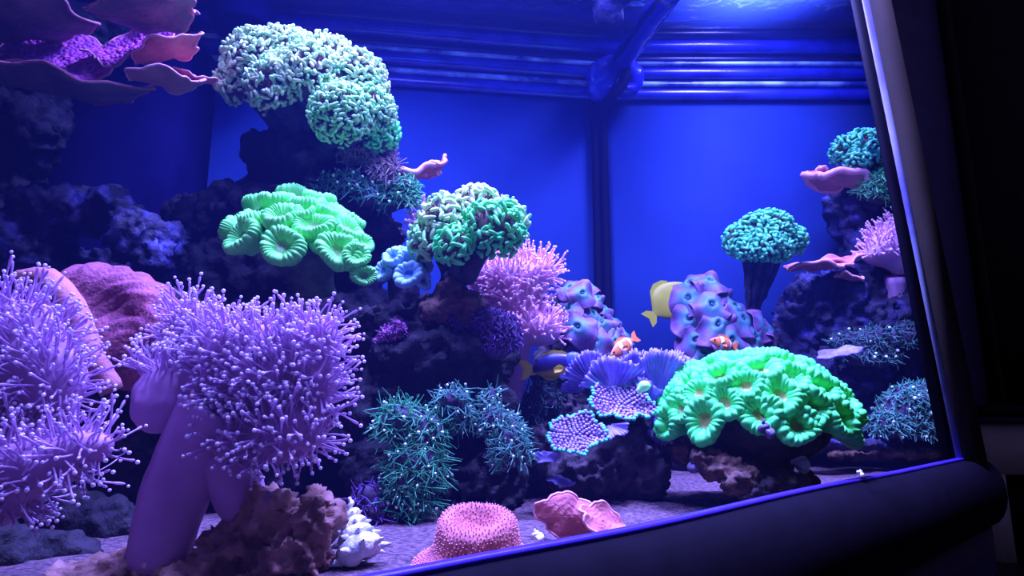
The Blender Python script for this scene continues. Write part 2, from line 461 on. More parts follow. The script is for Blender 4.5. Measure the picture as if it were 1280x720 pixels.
M['bead_base'] = mat('bead_disc', (0.10, 0.03, 0.16), (0.18, 0.06, 0.24), 60, rough=0.6)
M['fan'] = mat('blue_fan', (0.26, 0.22, 0.60), (0.48, 0.42, 0.85), 60, rough=0.5, translucent=0.4)
M['zoa_blue'] = mat('zoa_blue', (0.12, 0.35, 0.62), (0.35, 0.75, 0.75), 70, rough=0.4)
M['shell_white'] = mat('white_shell', (0.50, 0.55, 0.62), (0.85, 0.86, 0.82), 60, rough=0.5, bump=0.7, bscale=180)
M['shell_dark'] = mat('dark_shell', (0.05, 0.05, 0.10), (0.16, 0.13, 0.24), 90, rough=0.5, bump=0.4)
M['black'] = mat('black_thing', (0.006, 0.005, 0.008), rough=0.6)
M['white_lacquer'] = mat('white_lacquer', (0.78, 0.75, 0.68), (0.82, 0.78, 0.72), 4, rough=0.4)
M['wall'] = mat('navy_wall', (0.16, 0.15, 0.36), (0.18, 0.17, 0.40), 5, rough=0.9)
M['floor'] = mat('dark_floor', (0.03, 0.026, 0.04), (0.05, 0.04, 0.06), 6, rough=0.5)
M['purple_patch'] = mat('purple_coralline', (0.10, 0.03, 0.14), (0.48, 0.15, 0.44), 90, rough=0.7, bump=1.0, bscale=160)

# ------------------------------------------------------------------ tank shell
SAND_Z, RAIL_Z = 0.88, 0.915
front_px = [(1204, 575), (1190, 578), (1117, 594), (1027, 611), (960, 626), (917, 637), (820, 660), (750, 675), (650, 693), (540, 714), (470, 730), (400, 746)]
FRONT = [PZ(a, b, RAIL_Z)[:2] for a, b in front_px]
FRONT += [np.array([-0.20, 0.255]), np.array([-0.36, 0.20]), np.array([-0.62, 0.14]), np.array([-0.95, 0.10])]
FRONT = np.array(FRONT)
# evenly resampled front curve, right to left
seg = np.concatenate([[0], np.cumsum(np.linalg.norm(np.diff(FRONT, axis=0), axis=1))])
def front_at(s):
    return np.stack([np.interp(s, seg, FRONT[:, 0]), np.interp(s, seg, FRONT[:, 1])], -1)
ss = np.linspace(0, seg[-1], 70)
FC = front_at(ss)
for _ in range(4):
    FC[1:-1] = FC[1:-1] * 0.5 + 0.25 * (FC[:-2] + FC[2:])
TANH = 1.80
post_top = P(1070, 0, FC[0][1])
lean = (post_top[0] - P(1190, 578, FC[0][1])[0]) / (post_top[2] - RAIL_Z)     # the right post leans a little inwards
def lean_at(i): return lean * max(0.0, 1 - ss[i] / 0.55) ** 1.0
CORNER = P(750, 250, 1.42)[:2]
LEFT_B = P(205, 150, 1.29)[:2]; ext = LEFT_B - CORNER; LEFT_END = CORNER + ext * 1.75
RIGHT_END = P(1130, 250, 1.42)[:2]
tank = thing('aquarium', 'large reef aquarium with black bottom rail and blue back panes', 'aquarium', (0.0, 0.9, 0.0))

def ribbon(pts, prof_fn, name, m, parent, smooth=False):
    """sweep a closed profile (out, z) along 2-D points; out is to the left of travel"""
    pts = np.array(pts); T = nrm(np.gradient(pts, axis=0)); N = np.stack([-T[:, 1], T[:, 0]], -1)
    V = []; 
    for i in range(len(pts)):
        for (o, z) in prof_fn(i):
            V.append([pts[i, 0] + N[i, 0] * o, pts[i, 1] + N[i, 1] * o, z])
    k = len(prof_fn(0)); n = len(pts)
    F = []
    for i in range(n - 1):
        for j in range(k):
            j2 = (j + 1) % k
            F.append([i*k + j, i*k + j2, (i+1)*k + j2, (i+1)*k + j])
    V = np.array(V)
    mb = MB(); mb.add(V, np.array(F))
    for i0 in (0, (n - 1) * k):           # end caps as a fan
        c = V[i0:i0 + k].mean(0)
        mb.add(np.vstack([V[i0:i0 + k], c]), np.array([[j, (j + 1) % k, k] for j in range(k)]))
    Vv, Ff = mb.get()
    return part(name, Vv, Ff, m, parent, smooth)

# front curve runs right -> left; outside (towards the viewer) is on its LEFT-hand side? resolved by sign
t0 = FC[35] - FC[34]; n0 = np.array([-t0[1], t0[0]])
OUT = 1.0 if np.dot(n0, np.array([0.5, 1.3]) - FC[35]) < 0 else -1.0   # towards the room
# glass
Vg = []
for i in range(len(FC)):
    for z in np.linspace(RAIL_Z - 0.06, TANH, 5):
        sh = lean_at(i) * max(0, z - RAIL_Z)
        for th in (0.0, 0.008):
            t = FC[min(i+1, len(FC)-1)] - FC[max(i-1, 0)]; t = t / np.linalg.norm(t); nn = np.array([-t[1], t[0]]) * OUT
            Vg.append([FC[i][0] + sh + nn[0]*th, FC[i][1] + nn[1]*th, z])
Fg = []
for i in range(len(FC) - 1):
    for k in range(4):
        a = i*10 + k*2; b = (i+1)*10 + k*2
        Fg.append([a, b, b+2, a+2]); Fg.append([a+1, a+3, b+3, b+1])
part('front_glass', Vg, np.array(Fg), M['glass'], tank)
# bottom rail, rounded towards the room
def rail_prof(i):
    a = np.linspace(0, math.pi, 12)
    return [(OUT * (0.004 + 0.035 * math.sin(x)), RAIL_Z - 0.055 + 0.055 * math.cos(x)) for x in a] + [(-0.012*OUT, RAIL_Z-0.11), (-0.012*OUT, RAIL_Z)]
ribbon(FC, lambda i: [(0.004*OUT, RAIL_Z), (0.004*OUT, RAIL_Z+0.004), (-0.004*OUT, RAIL_Z+0.004), (-0.004*OUT, RAIL_Z)], 'glow_strip', M['glow_line'], tank)  # strip puts the refracted blue glow of the glass bottom into colour
ext_r = FC[0] + (FC[0] - FC[1]) / np.linalg.norm(FC[0] - FC[1]) * 0.075
RC = np.vstack([ext_r, FC])
ribbon(RC, rail_prof, 'bottom_rail', M['rail'], tank, smooth=True)
ribbon(RC[0:], lambda i: [(0.012*OUT, RAIL_Z-0.11), (0.012*OUT, RAIL_Z-0.18), (-0.02*OUT, RAIL_Z-0.18), (-0.02*OUT, RAIL_Z-0.11)], 'apron', M['apron'], tank)
ribbon(RC[1:], lambda i: [(-0.012*OUT, RAIL_Z-0.18), (-0.012*OUT, 0.0), (-0.04*OUT, 0.0), (-0.04*OUT, RAIL_Z-0.18)], 'stand_panel', M['stand'], tank)
# back panes
def pane(a, b, name, inside, shift=0.0):
    a = np.array(a); b = np.array(b); t = nrm(b - a); n = np.array([-t[1], t[0]])
    if np.dot(n, inside - a) > 0: n = -n
    pts = [a, b, b + n * 0.012, a + n * 0.012]
    V = [[p[0] + (shift if z == TANH and k in (1, 2) else 0), p[1], z] for z in (0.80, TANH) for k, p in enumerate(pts)]
    return part(name, V, np.array([[0,1,2,3],[7,6,5,4],[0,4,5,1],[1,5,6,2],[2,6,7,3],[3,7,4,0]]), M['pane'], tank, False)
INS = np.array([0.1, 0.8])
pane(LEFT_END, CORNER, 'back_pane', INS)
pane(CORNER, RIGHT_END, 'back_pane', INS)
pane(RIGHT_END, FC[0] + np.array([0.012, 0.012]), 'side_pane', INS, lean * (TANH - RAIL_Z))
pane(FC[-1], LEFT_END, 'side_pane', INS)
# corner seam: two dark silicone beads
for dx, r in ((-0.010, 0.0085), (0.010, 0.0095)):
    V, Fq = path_tube([[CORNER[0]+dx, CORNER[1]-0.012, 0.86], [CORNER[0]+dx, CORNER[1]-0.012, 1.3], [CORNER[0]+dx, CORNER[1]-0.012, 1.76]], [r, r, r], 10)
    part('silicone_seam', V, Fq, M['silicone'], tank)
# overflow column edge seam on the left pane
V, Fq = path_tube([[LEFT_B[0], LEFT_B[1]-0.01, 0.86], [LEFT_B[0], LEFT_B[1]-0.01, 1.3], [LEFT_B[0], LEFT_B[1]-0.01, 1.76]], [0.008]*3, 8)
part('silicone_seam', V, Fq, M['silicone'], tank)
# rim bands, measured at the corner; upper ones build its mirror image
zc = lambda y: P(750, y, CORNER[1])[2]
bands = [(126, 111, 0.010, 'rim'), (111, 106, 0.016, 'rim_highlight'), (106, 102, 0.011, 'rim_dark'), (102, 88, 0.020, 'rim'),
         (88, 84, 0.026, 'rim_highlight'), (84, 72, 0.018, 'rim_dark'), (72, 56, 0.028, 'rim'), (56, 46, 0.034, 'rim_dark')]
back_line = np.array([LEFT_END * (1 - t) + CORNER * t for t in np.linspace(0, 1, 12)])
right_line = np.array([CORNER * (1 - t) + RIGHT_END * t for t in np.linspace(0, 1, 8)])
for line in (back_line, right_line):
    for (ya, yb, dep, mm) in bands:
        za, zb = zc(ya), zc(yb)
        ribbon(line, lambda i: [(0.002, za), (-dep, za), (-dep, zb), (0.002, zb)], 'rim_band', M[mm], tank)
WZ = zc(46)
# water surface
wv, wf = [], []
NX = 40
for i in range(len(FC)):
    a = FC[i] + np.array([lean_at(i) * (WZ - RAIL_Z), 0])
    t = i / (len(FC) - 1)
    b = RIGHT_END * (1 - t / 0.42) + CORNER * (t / 0.42) if t < 0.42 else CORNER * (1 - (t-0.42)/0.58) + LEFT_END * ((t-0.42)/0.58)
    for k in range(2):
        q = a * (1 - k) + b * k
        wv.append([q[0], q[1], WZ])
for i in range(len(FC) - 1):
    wf.append([2*i, 2*i+1, 2*i+3, 2*i+2])
water = part('water_surface', wv, np.array(wf), M['water'], None, True)
tag(water, 'rippled blue water surface seen from below across the tank top', 'water')
water['kind'] = 'stuff'
# the water itself: faint blue haze between sand and surface
def water_mat():
    m = bpy.data.materials.new('hazy_water'); m.use_nodes = True
    nt = m.node_tree; nt.nodes.remove(nt.nodes['Principled BSDF'])
    v = nt.nodes.new('ShaderNodeVolumeScatter'); v.inputs['Color'].default_value = (0.06, 0.14, 1.0, 1)
    v.inputs['Density'].default_value = HAZE; v.inputs['Anisotropy'].default_value = 0.2
    nt.links.new(v.outputs[0], nt.nodes['Material Output'].inputs['Volume'])
    return m
HAZE = 0.045
loop = [FC[i] for i in range(len(FC))] + [LEFT_END, CORNER, RIGHT_END]
loop = np.array(loop); nl = len(loop)
vv = []
for z in (0.86, WZ - 0.004):
    for i, q in enumerate(loop):
        sh = lean_at(i) * (z - RAIL_Z) if (i < len(FC) and z > RAIL_Z) else 0
        dx = INS - q; dx = dx / np.linalg.norm(dx) * 0.003
        vv.append([q[0] + sh + dx[0], q[1] + dx[1], z])
mbw = bmesh.new()
bvs = [mbw.verts.new(v) for v in vv]
for i in range(nl):
    j = (i + 1) % nl
    mbw.faces.new([bvs[i], bvs[j], bvs[nl + j], bvs[nl + i]])
mbw.faces.new(bvs[:nl]); mbw.faces.new(bvs[nl:])
bmesh.ops.recalc_face_normals(mbw, faces=mbw.faces[:])
wme = bpy.data.meshes.new('tank_water'); mbw.to_mesh(wme); mbw.free(); wme.materials.append(water_mat())
wo = bpy.data.objects.new('tank_water', wme); COL.objects.link(wo)
tag(wo, 'hazy blue water filling the aquarium', 'water'); wo['kind'] = 'stuff'
# sand bed
sv, sf = [], []
K = 60
II = np.linspace(0, len(FC) - 1, 140)
for ii in II:
    i = int(min(ii, len(FC) - 2)); fr = ii - i
    a = FC[i] * (1 - fr) + FC[i+1] * fr
    t = ii / (len(FC) - 1)
    b = RIGHT_END * (1 - t / 0.42) + CORNER * (t / 0.42) if t < 0.42 else CORNER * (1 - (t-0.42)/0.58) + LEFT_END * ((t-0.42)/0.58)
    for k in range(K):
        q = a * (1 - k/(K-1)) + b * k/(K-1)
        sv.append([q[0], q[1], SAND_Z])
sv = np.array(sv)
sv[:, 2] += 0.006 * fbm(sv * 9, 4, 3) + 0.0015 * fbm(sv * 70, 2, 4)
for i in range(len(II) - 1):
    for k in range(K - 1):
        sf.append([i*K + k, i*K + k+1, (i+1)*K + k+1, (i+1)*K + k])
sand = part('sand_bed', sv, np.array(sf), M['sand'])
tag(sand, 'pale violet sand covering the tank bottom', 'sand'); sand['kind'] = 'stuff'
# right front post: silicone line, bright glass edge, grey frame strip
pb = FC[0]
def strip(px0, px1, tx0, tx1, Y, dep, name, m, y0=584, y1=-40):
    b0, b1 = P(px0, y0, Y), P(px1, y0, Y)
    k = (y0 - y1) / 575.0
    c0, c1 = P(px0 + (tx0 - px0) * k, y1, Y), P(px1 + (tx1 - px1) * k, y1, Y)
    V = []
    for q in (b0, b1, c1, c0):
        V.append(q); 
    for q in (b0, b1, c1, c0):
        V.append(q + np.array([0.0, dep, 0]))
    part(name, V, np.array([[0,1,2,3],[7,6,5,4],[0,4,5,1],[1,5,6,2],[2,6,7,3],[3,7,4,0]]), m, tank, False)
YP = pb[1]
strip(1180, 1197, 1066, 1079, YP - 0.012, 0.003, 'silicone_edge', M['silicone'])
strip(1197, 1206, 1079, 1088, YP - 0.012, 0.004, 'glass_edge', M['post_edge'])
strip(1206, 1236, 1088, 1116, YP - 0.012, 0.010, 'corner_post', M['post'])
# brace at the back corner
bz = WZ - 0.012
b0 = P(772, 84, 1.385); b1 = P(838, -8, 1.02)
V, Fq = path_tube([b0, (b0 + b1) / 2 + np.array([0, 0, 0.004]), b1], [0.026, 0.022, 0.02], 12, noise=0.003)
part('cross_brace', V, Fq, M['rim'], tank)
for off in (-0.022, 0.020):
    V, Fq = path_tube([b0 + [off, 0, -0.004], b1 + [off * 0.8, 0, -0.004]], [0.006, 0.005], 8)
    part('brace_edge', V, Fq, M['rim_dark'], tank)
V, Fs = fuse([E(752, 100, 1.37, 22, 28, 16), E(745, 115, 1.37, 14, 12, 12), E(770, 82, 1.37, 30, 14, 14)], 0.006, 3, 0.006, 45, 2)
part('corner_bracket', V, Fs, M['rim'], tank)
V, Fs = fuse([E(792, 96, 1.37, 14, 22, 14), E(782, 114, 1.37, 18, 8, 12)], 0.006, 2, 0.003, 45, 3)
part('corner_bracket', V, Fs, M['rim'], tank)
V, Fq = path_tube([P(781, 72, 1.345), P(781, 98, 1.345), P(768, 118, 1.345), P(757, 128, 1.35)], [0.012, 0.012, 0.011, 0.010], 10)
part('bracket_clip', V, Fq, M['silicone'], tank)
V, Fs = fuse([E(758, 14, 1.10, 22, 26, 16), E(775, -8, 1.08, 24, 16, 16)], 0.006, 3, 0.008, 40, 5)
part('brace_growth', V, Fs, M['rock_blue'], tank)
# overflow box
ov = thing('overflow_box', 'dark navy overflow column behind the pink plates at upper left', 'overflow box', P(100, 600, 1.15))
mb = MB(); c0, c1 = P(-60, 330, 1.12), P(196, 330, 1.12)
mb.box([(c0[0]+c1[0])/2, 1.20, 1.30], [(c1[0]-c0[0])/2, 0.075, 0.43]); V, Fs = mb.get()
part('column', V, Fs, M['overflow'], ov, False)
V, Fs = path_tube([P(300, -30, 1.15), P(300, 20, 1.15), P(300, 36, 1.15)], [0.058, 0.058, 0.054], 18, noise=0.001)
pp = part('overflow_reflection', V, Fs, M['overflow'], None)  # overflow's reflection shaped as a hanging pipe
tag(pp, 'dark blue tube standing in for the reflected overflow above the big hammer coral', 'pipe')

# ------------------------------------------------------------------ the dark room beside the tank
o = part('floor', [[-3, -2, 0], [7, -2, 0], [7, 5.6, 0], [-3, 5.6, 0], [-3, -2, -0.05], [7, -2, -0.05], [7, 5.6, -0.05], [-3, 5.6, -0.05]],
         np.array([[0,1,2,3],[7,6,5,4],[0,4,5,1],[1,5,6,2],[2,6,7,3],[3,7,4,0]]), M['floor'], None, False); struct(o)
mb = MB(); mb.box([2, 5.55, 2.9], [5, 0.05, 2.95]); V, Fs = mb.get()
struct(part('wall_back', V, Fs, M['wall'], None, False))
x0 = P(1236, 250, 5.2)[0]
dr = bpy.data.objects.new('dark_slab_1', None); COL.objects.link(dr); dr.location = (x0 + 0.6, 5.42, 0); struct(dr)  # plain black panels before the wall at far right
mb = MB(); mb.box([x0 + 0.66, 5.46, 2.8], [0.60, 0.03, 2.8]); V, Fs = mb.get(); part('slab_panel', V, Fs, M['black'], dr, False)
mb = MB(); mb.box([x0 + 0.02, 5.44, 2.8], [0.03, 0.05, 2.8]); V, Fs = mb.get(); part('slab_edge', V, Fs, M['black'], dr, False)
# white sideboard
Ys = 4.4
xl = P(1238, 560, Ys)[0]; zt = P(1238, 522, Ys)[2]
sb = thing('sideboard', 'white sideboard with dark lower niche in the room beside the tank', 'cabinet', (xl + 0.6, Ys + 0.2, 0))
mb = MB(); mb.box([xl+0.6, Ys+0.22, zt-0.02], [0.63, 0.24, 0.022]); V, Fs = mb.get(); part('top_board', V, Fs, M['apron'], sb, False)
z1 = P(1250, 594, Ys)[2]
mb = MB(); mb.box([xl+0.6, Ys+0.22, (zt-0.045+z1)/2], [0.60, 0.2, (zt-0.045-z1)/2]); V, Fs = mb.get(); part('drawer_front', V, Fs, M['white_lacquer'], sb, False)
mb = MB(); mb.box([xl+0.045, Ys+0.22, z1/2], [0.045, 0.2, z1/2]); V, Fs = mb.get(); part('side_panel', V, Fs, M['white_lacquer'], sb, False)
mb = MB(); mb.box([xl+1.155, Ys+0.22, z1/2], [0.045, 0.2, z1/2]); V, Fs = mb.get(); part('side_panel', V, Fs, M['white_lacquer'], sb, False)
mb = MB(); mb.box([xl+0.6, Ys+0.38, z1/2], [0.51, 0.02, z1/2]); V, Fs = mb.get(); part('niche_back', V, Fs, M['black'], sb, False)
mb = MB(); mb.box([xl+0.45, Ys+0.2, zt+0.04], [0.33, 0.13, 0.04]); V, Fs = mb.get()
mb = MB(); mb.box([xl+0.45, Ys+0.2, zt+0.045], [0.33, 0.13, 0.04]); mb.box([xl+0.45, Ys+0.19, zt+0.008], [0.30, 0.12, 0.006]); V, Fs = mb.get()
tag(part('media_box', V, Fs, M['black'], None, False), 'flat black media box on top of the white sideboard', 'media box')

# ------------------------------------------------------------------ rockwork
def rock(name, label, prims, m='rock', voxel=0.010, amp=0.016, freq=22, seed=1, ridge=0.4, smooth=3):
    V, Fs = fuse(prims, voxel * 0.55, smooth, amp * 1.2, freq, seed, ridge)
    n = vnormals(V, Fs)
    pit = np.maximum(0, fbm(V * freq * 3.1, 3, seed + 40) - 0.25)
    V = V + n * (amp * (0.28 * fbm(V * freq * 4.5, 3, seed + 30) - 0.55 * pit))[:, None]
    o = part(name, V, Fs, M[m])
    tag(o, label, 'rock')
    return o
rock('live_rock', 'tall dark rock pillar carrying the big pale hammer coral',
     [E(385,205,.97,62,45,50), E(440,240,.97,65,40,50), E(335,195,.99,32,34,30), E(345,270,1.0,85,55,60), E(430,290,1.0,80,50,60), E(270,275,1.04,65,40,50), E(350,350,1.02,130,70,70), E(300,420,1.02,130,90,70), E(400,440,1.0,110,90,70), E(330,540,1.0,150,100,70), E(455,560,1.0,80,80,60)], 'rock_deep', 0.011, 0.022, 17, 11)
rock('live_rock', 'arched rock ledge with blue highlights in its colour, in the shadow at left',
     [E(80,262,.90,70,30,45), E(140,262,.89,35,22,40), E(168,295,.87,28,30,40), E(205,320,.90,28,40,45), E(40,320,.92,50,70,60), E(0,400,.95,90,100,70), E(120,350,1.0,90,40,40)], 'rock_blue', 0.009, 0.015, 26, 21)
rock('live_rock', 'dark rock behind the ridged orange coral',
     [E(150,430,.80,110,80,60), E(230,480,.80,80,90,60), E(120,560,.80,130,110,60), E(280,570,.80,90,80,60)], 'rock_deep', 0.010, 0.015, 22, 31)
rock('live_rock', 'dark rock wall behind the plates at the upper left corner',
     [E(-20,30,.98,75,60,50), E(20,150,1.02,70,80,50), E(-10,300,1.05,80,120,50), E(90,40,1.0,70,40,40)], 'rock_deep', 0.011, 0.016, 20, 41)
rock('live_rock', 'broad dark rock in the centre above the green star clumps',
     [E(515,400,.84,70,28,50), E(455,430,.84,35,40,40), E(540,440,.83,90,55,55), E(605,440,.84,40,48,40), E(500,510,.84,75,70,55), E(580,500,.84,55,50,50), E(490,590,.82,60,60,50), E(590,600,.86,70,60,50)], 'rock_deep', 0.009, 0.014, 28, 51)
rock('live_rock', 'brown knobbly rock peg under the small hammer coral',
     [E(562,372,.80,24,26,24), E(545,388,.80,26,22,24), E(585,385,.80,20,26,24), E(566,350,.80,15,16,15)], 'peg', 0.006, 0.007, 60, 61)
rock('live_rock', 'dark rock stack under the two beaded discs',
     [E(775,560,.86,52,40,40), E(740,590,.85,50,30,40), E(800,590,.86,38,34,40), E(760,525,.88,44,30,36), E(700,520,.95,45,45,40), E(690,570,.93,60,45,40)], 'rock', 0.008, 0.012, 32, 71)
rock('live_rock', 'rock under the blue mushroom colony left of the seam',
     [E(722,400,1.0,30,44,34), E(748,440,1.0,40,40,34), E(725,470,1.0,60,70,40), E(735,545,1.0,70,70,40)], 'rock', 0.010, 0.012, 26, 81)
rock('live_rock', 'mirror-image rock under the reflected mushroom colony right of the seam',  # reflection in the right pane built as solid rock
     [E(882,395,1.24,40,40,30), E(915,435,1.24,56,40,36), E(890,480,1.24,62,70,36), E(900,545,1.24,80,50,36)], 'rock', 0.010, 0.012, 26, 91)
rock('live_rock', 'large dim rock mass, reflection built solid at the right end of the tank',  # mirrored rockwork modelled as real geometry
     [E(1065,375,1.32,85,42,45), E(1120,400,1.30,70,60,45), E(1020,400,1.33,50,60,40), E(1085,470,1.32,110,60,45), E(1080,525,1.33,110,40,45), E(1070,265,1.34,32,45,30), E(1100,320,1.34,50,60,40), E(985,470,1.34,50,70,40)], 'rock_blue', 0.010, 0.018, 20, 101)
rock('live_rock', 'brown fist-shaped rock at the bottom left of the shell',
     [E(335,650,.50,40,34,30), E(395,650,.49,24,34,26), E(300,690,.50,55,36,36), E(370,700,.49,50,40,34), E(270,725,.49,60,30,36)], 'rock_brown', 0.0055, 0.011, 48, 111, 0.5)
rock('live_rock', 'low dark rock added to darken the sand under the big lilac leather coral at lower left',  # rock added to darken this corner over the pale sand
     [E(20,705,.56,110,36,30), E(-60,690,.54,90,50,36), E(90,665,.64,90,50,36), E(150,680,.66,60,40,30)], 'rock_deep', 0.009, 0.010, 30, 171)
rock('rubble', 'low brown rubble at the bottom left corner beside the leather stalk',
     [E(150,705,.50,45,18,30), E(100,722,.49,45,18,30), E(205,712,.50,40,16,30)], 'rock_brown', 0.0055, 0.006, 60, 121)
rock('rubble', 'crumbly brown rubble left of the dark trumpet coral stalk',
     [E(905,585,.76,30,16,20), E(885,572,.77,20,12,18), E(925,600,.75,24,18,20), E(855,560,.85,22,22,20)], 'peg', 0.005, 0.006, 70, 131)
rock('rubble', 'purple-crusted rubble under the right green trumpet coral',
     [E(975,605,.76,34,18,20), E(940,615,.75,22,12,18), E(1005,605,.78,18,10,14)], 'rock', 0.005, 0.006, 70, 141)
rock('ledge', 'pale blue crusted ledge lying on the sand at right',
     [E(1035,552,1.2,48,7,20), E(1075,556,1.2,30,6,18), E(1000,550,1.2,24,6,16)], 'rock_blue', 0.006, 0.008, 60, 151)
rock('rubble', 'reddish brown rubble strip standing in for the reflected bottom edge at right',  # reflected bottom edge of the tank shaped as rubble
     [E(1135,566,1.22,36,7,14), E(1080,570,1.25,44,7,14), E(1165,566,1.2,14,6,12)], 'peg', 0.006, 0.006, 60, 161)

# ------------------------------------------------------------------ leather (toadstool) corals
TT = np.array([0, 0.3, 0.6, 0.82, 0.9, 0.97, 1.0]); TR = np.array([1.0, 0.85, 0.75, 0.8, 1.25, 1.0, 0.05])
def leather(name, label, base, caps, stalks, Y, spacing, tl, tr, pred, mats=('leather', 'leather_tent', 'leather_tip'), lift=0.25, seed=1, voxel=None, tipr=1.7):
    u = U(Y)
    t = thing(name, label, 'coral', base)
    V, Fs = fuse([E(*c) for c in caps], voxel or 5 * u, 8, 3 * u, 1 / (30 * u), seed)
    part('cap', V, Fs, M[mats[0]], t)
    for s in stalks:
        Vs, Fq = path_tube([P(a, b, y) for a, b, y, r in s], [r * U(y) for a, b, y, r in s], 20, 8, noise=1.5 * u)
        part('stalk', Vs, Fq, M[mats[0]], t)
    p, n = scatter(V, Fs, spacing * u, pred, seed)
    r = np.random.default_rng(seed)
    d = nrm(n + 0.28 * r.normal(size=n.shape) + np.array([0, 0, lift]))
    L = tl * u * r.uniform(0.65, 1.15, len(p))
    bend = 0.25 * r.normal(size=n.shape) + np.array([0, 0, 0.08])
    a, f = tubes(p - n * 0.002, d, L, np.full(len(p), tr * u), TT, TR, 5, bend)
    part('tentacles', a, f, M[mats[1]], t, kind='stuff')
    e = p + d * L[:, None] + bend * L[:, None]
    a, f = balls(e, tr * u * tipr * r.uniform(0.75, 1.15, len(p)), 6)
    part('tentacle_tips', a, f, M[mats[2]], t, kind='stuff')
    return t

def pred_fg(p, n):
    q = p - P(205, 500, .49)
    cup = (np.abs(q[:, 0]) < 40 * U(.5)) & (q[:, 2] < 32 * U(.5)) & (q[:, 2] > -70 * U(.5))
    low = (n[:, 2] < -0.9) | ((n[:, 0] < -0.6) & (n[:, 2] < 0.1)) | ((q[:, 0] < 85 * U(.5)) & (n[:, 2] < -0.4))
    return ~cup & ~low & (n[:, 1] < 0.75)
leather('leather_coral', 'lilac leather coral on a thick stalk in the foreground, left of centre', P(215, 700, .5),
        [(330,470,.50,80,66,34,RY(-20)), (388,430,.50,38,34,24,RY(-30)), (350,540,.49,56,38,28), (300,550,.49,40,30,26), (280,450,.50,42,56,30), (385,480,.50,36,50,24), (300,515,.50,45,45,30),
         (236,418,.52,24,46,18,RY(6)), (203,498,.49,35,46,28,RY(12)), (250,500,.50,40,40,28), (195,460,.50,26,14,20)],
        [[(196,708,.5,34),(212,640,.5,38),(240,570,.5,42),(275,510,.5,50)], [(312,650,.51,26),(296,610,.51,30),(275,560,.5,32)]],
        .50, 5.2, 27, 1.55, pred_fg, seed=3, tipr=1.55)
leather('leather_coral', 'big lilac leather coral cut off by the left picture edge', P(0, 745, .40),
        [(5,450,.42,88,80,46,RY(25)), (50,470,.41,62,50,36,RY(35)), (-40,480,.43,90,90,50), (0,590,.39,110,40,50,RY(-8)), (85,568,.39,56,26,34,RY(-18)), (-30,610,.40,80,50,50)],
        [[(-90,760,.42,50),(-90,680,.42,52),(-60,560,.43,60)]],
        .40, 6.4, 34, 1.6, lambda p, n: (n[:, 1] < 0.5) & ((n[:, 2] > -0.75)), seed=5, lift=0.15, tipr=1.5)
leather('leather_coral', 'pink fuzzy leather coral with two tiers behind the small hammer coral', P(628, 540, .92),
        [(640,350,.90,50,30,34), (608,345,.90,26,26,26), (670,340,.90,28,22,26), (640,385,.90,40,28,30), (672,412,.89,32,24,30), (650,420,.89,22,16,24)],
        [[(620,540,.91,15),(632,490,.91,20),(642,440,.90,22),(640,400,.90,26)]],
        .90, 4.6, 15, 1.25, lambda p, n: (n[:, 2] > -0.55) & (n[:, 1] < 0.6), ('pink_flesh', 'pink_tent', 'pink_tip'), seed=7, tipr=1.3)
leather('leather_coral', 'small pink leather tuft peeking out behind the small hammer coral', P(530, 330, .95),
        [(530,280,.95,16,22,14,RY(25))], [[(532,335,.95,8),(530,300,.95,9)]],
        .95, 4.6, 14, 1.2, lambda p, n: n[:, 2] > -0.6, ('pink_flesh', 'pink_tent', 'pink_tip'), seed=9)
leather('leather_coral', 'reflected pink leather coral, built solid, half hidden by the right corner post', P(1110, 390, 1.30),  # mirror image of the central pink leather coral, built as geometry
        [(1112,310,1.24,34,26,26,RY(-20)), (1125,290,1.24,22,24,22), (1090,320,1.24,16,12,18), (1130,330,1.24,20,18,22)],
        [[(1122,400,1.28,10),(1120,345,1.25,14)]],
        1.24, 4.4, 11, 1.2, lambda p, n: (n[:, 2] > -0.45) & (n[:, 1] < 0.7), ('pink_flesh', 'pink_tent', 'pink_tip'), seed=11, tipr=1.3)

# ------------------------------------------------------------------ trumpet corals: every polyp a part
def polyp_mesh(name, seed, m, ribs=22, lob=0.12, depth=0.30):
    r = random.Random(seed)
    ph = [r.uniform(0, 6.28) for _ in range(3)]
    nu = ribs * 7
    prof = [(0.16, -depth), (0.26, -depth * 0.8), (0.38, -depth * 0.25), (0.52, 0.06), (0.66, 0.17), (0.80, 0.20), (0.92, 0.14), (1.0, 0.0), (1.01, -0.16), (0.95, -0.34), (0.80, -0.56), (0.62, -0.8), (0.5, -1.2)]
    V = []
    for k, (rr, z) in enumerate(prof):
        for i in range(nu):
            a = i / nu * 2 * math.pi
            out = 1 + lob * math.cos(2 * a + ph[0]) + 0.5 * lob * math.cos(3 * a + ph[1])
            b = a + 0.10 * math.sin(3 * a + ph[2]) + 0.05 * math.sin(7 * a + ph[0])
            puff = abs(math.cos(ribs / 2 * b)) ** 0.55 - 0.6
            w_ = (0.25, 0.5, 0.8, 1, 1, 1, 1, 1, 1, 0.8, 0.4, 0.1, 0.0)[k]
            rib = 0.13 * w_ * puff
            R = rr * out * (1 + 0.75 * rib * (rr > 0.6))
            V.append([R * math.cos(a), R * math.sin(a), z + rib * (1 if k < 7 else 0.2) + 0.07 * rr * math.cos(2 * a + ph[2]) + 0.03 * rr * math.sin(5 * a + ph[1])])
    K = len(prof)
    F = [[k*nu + i, k*nu + (i+1) % nu, (k+1)*nu + (i+1) % nu, (k+1)*nu + i] for k in range(K - 1) for i in range(nu)]
    F = [f[::-1] for f in F]
    return make_mesh(name, V, np.array(F), m)
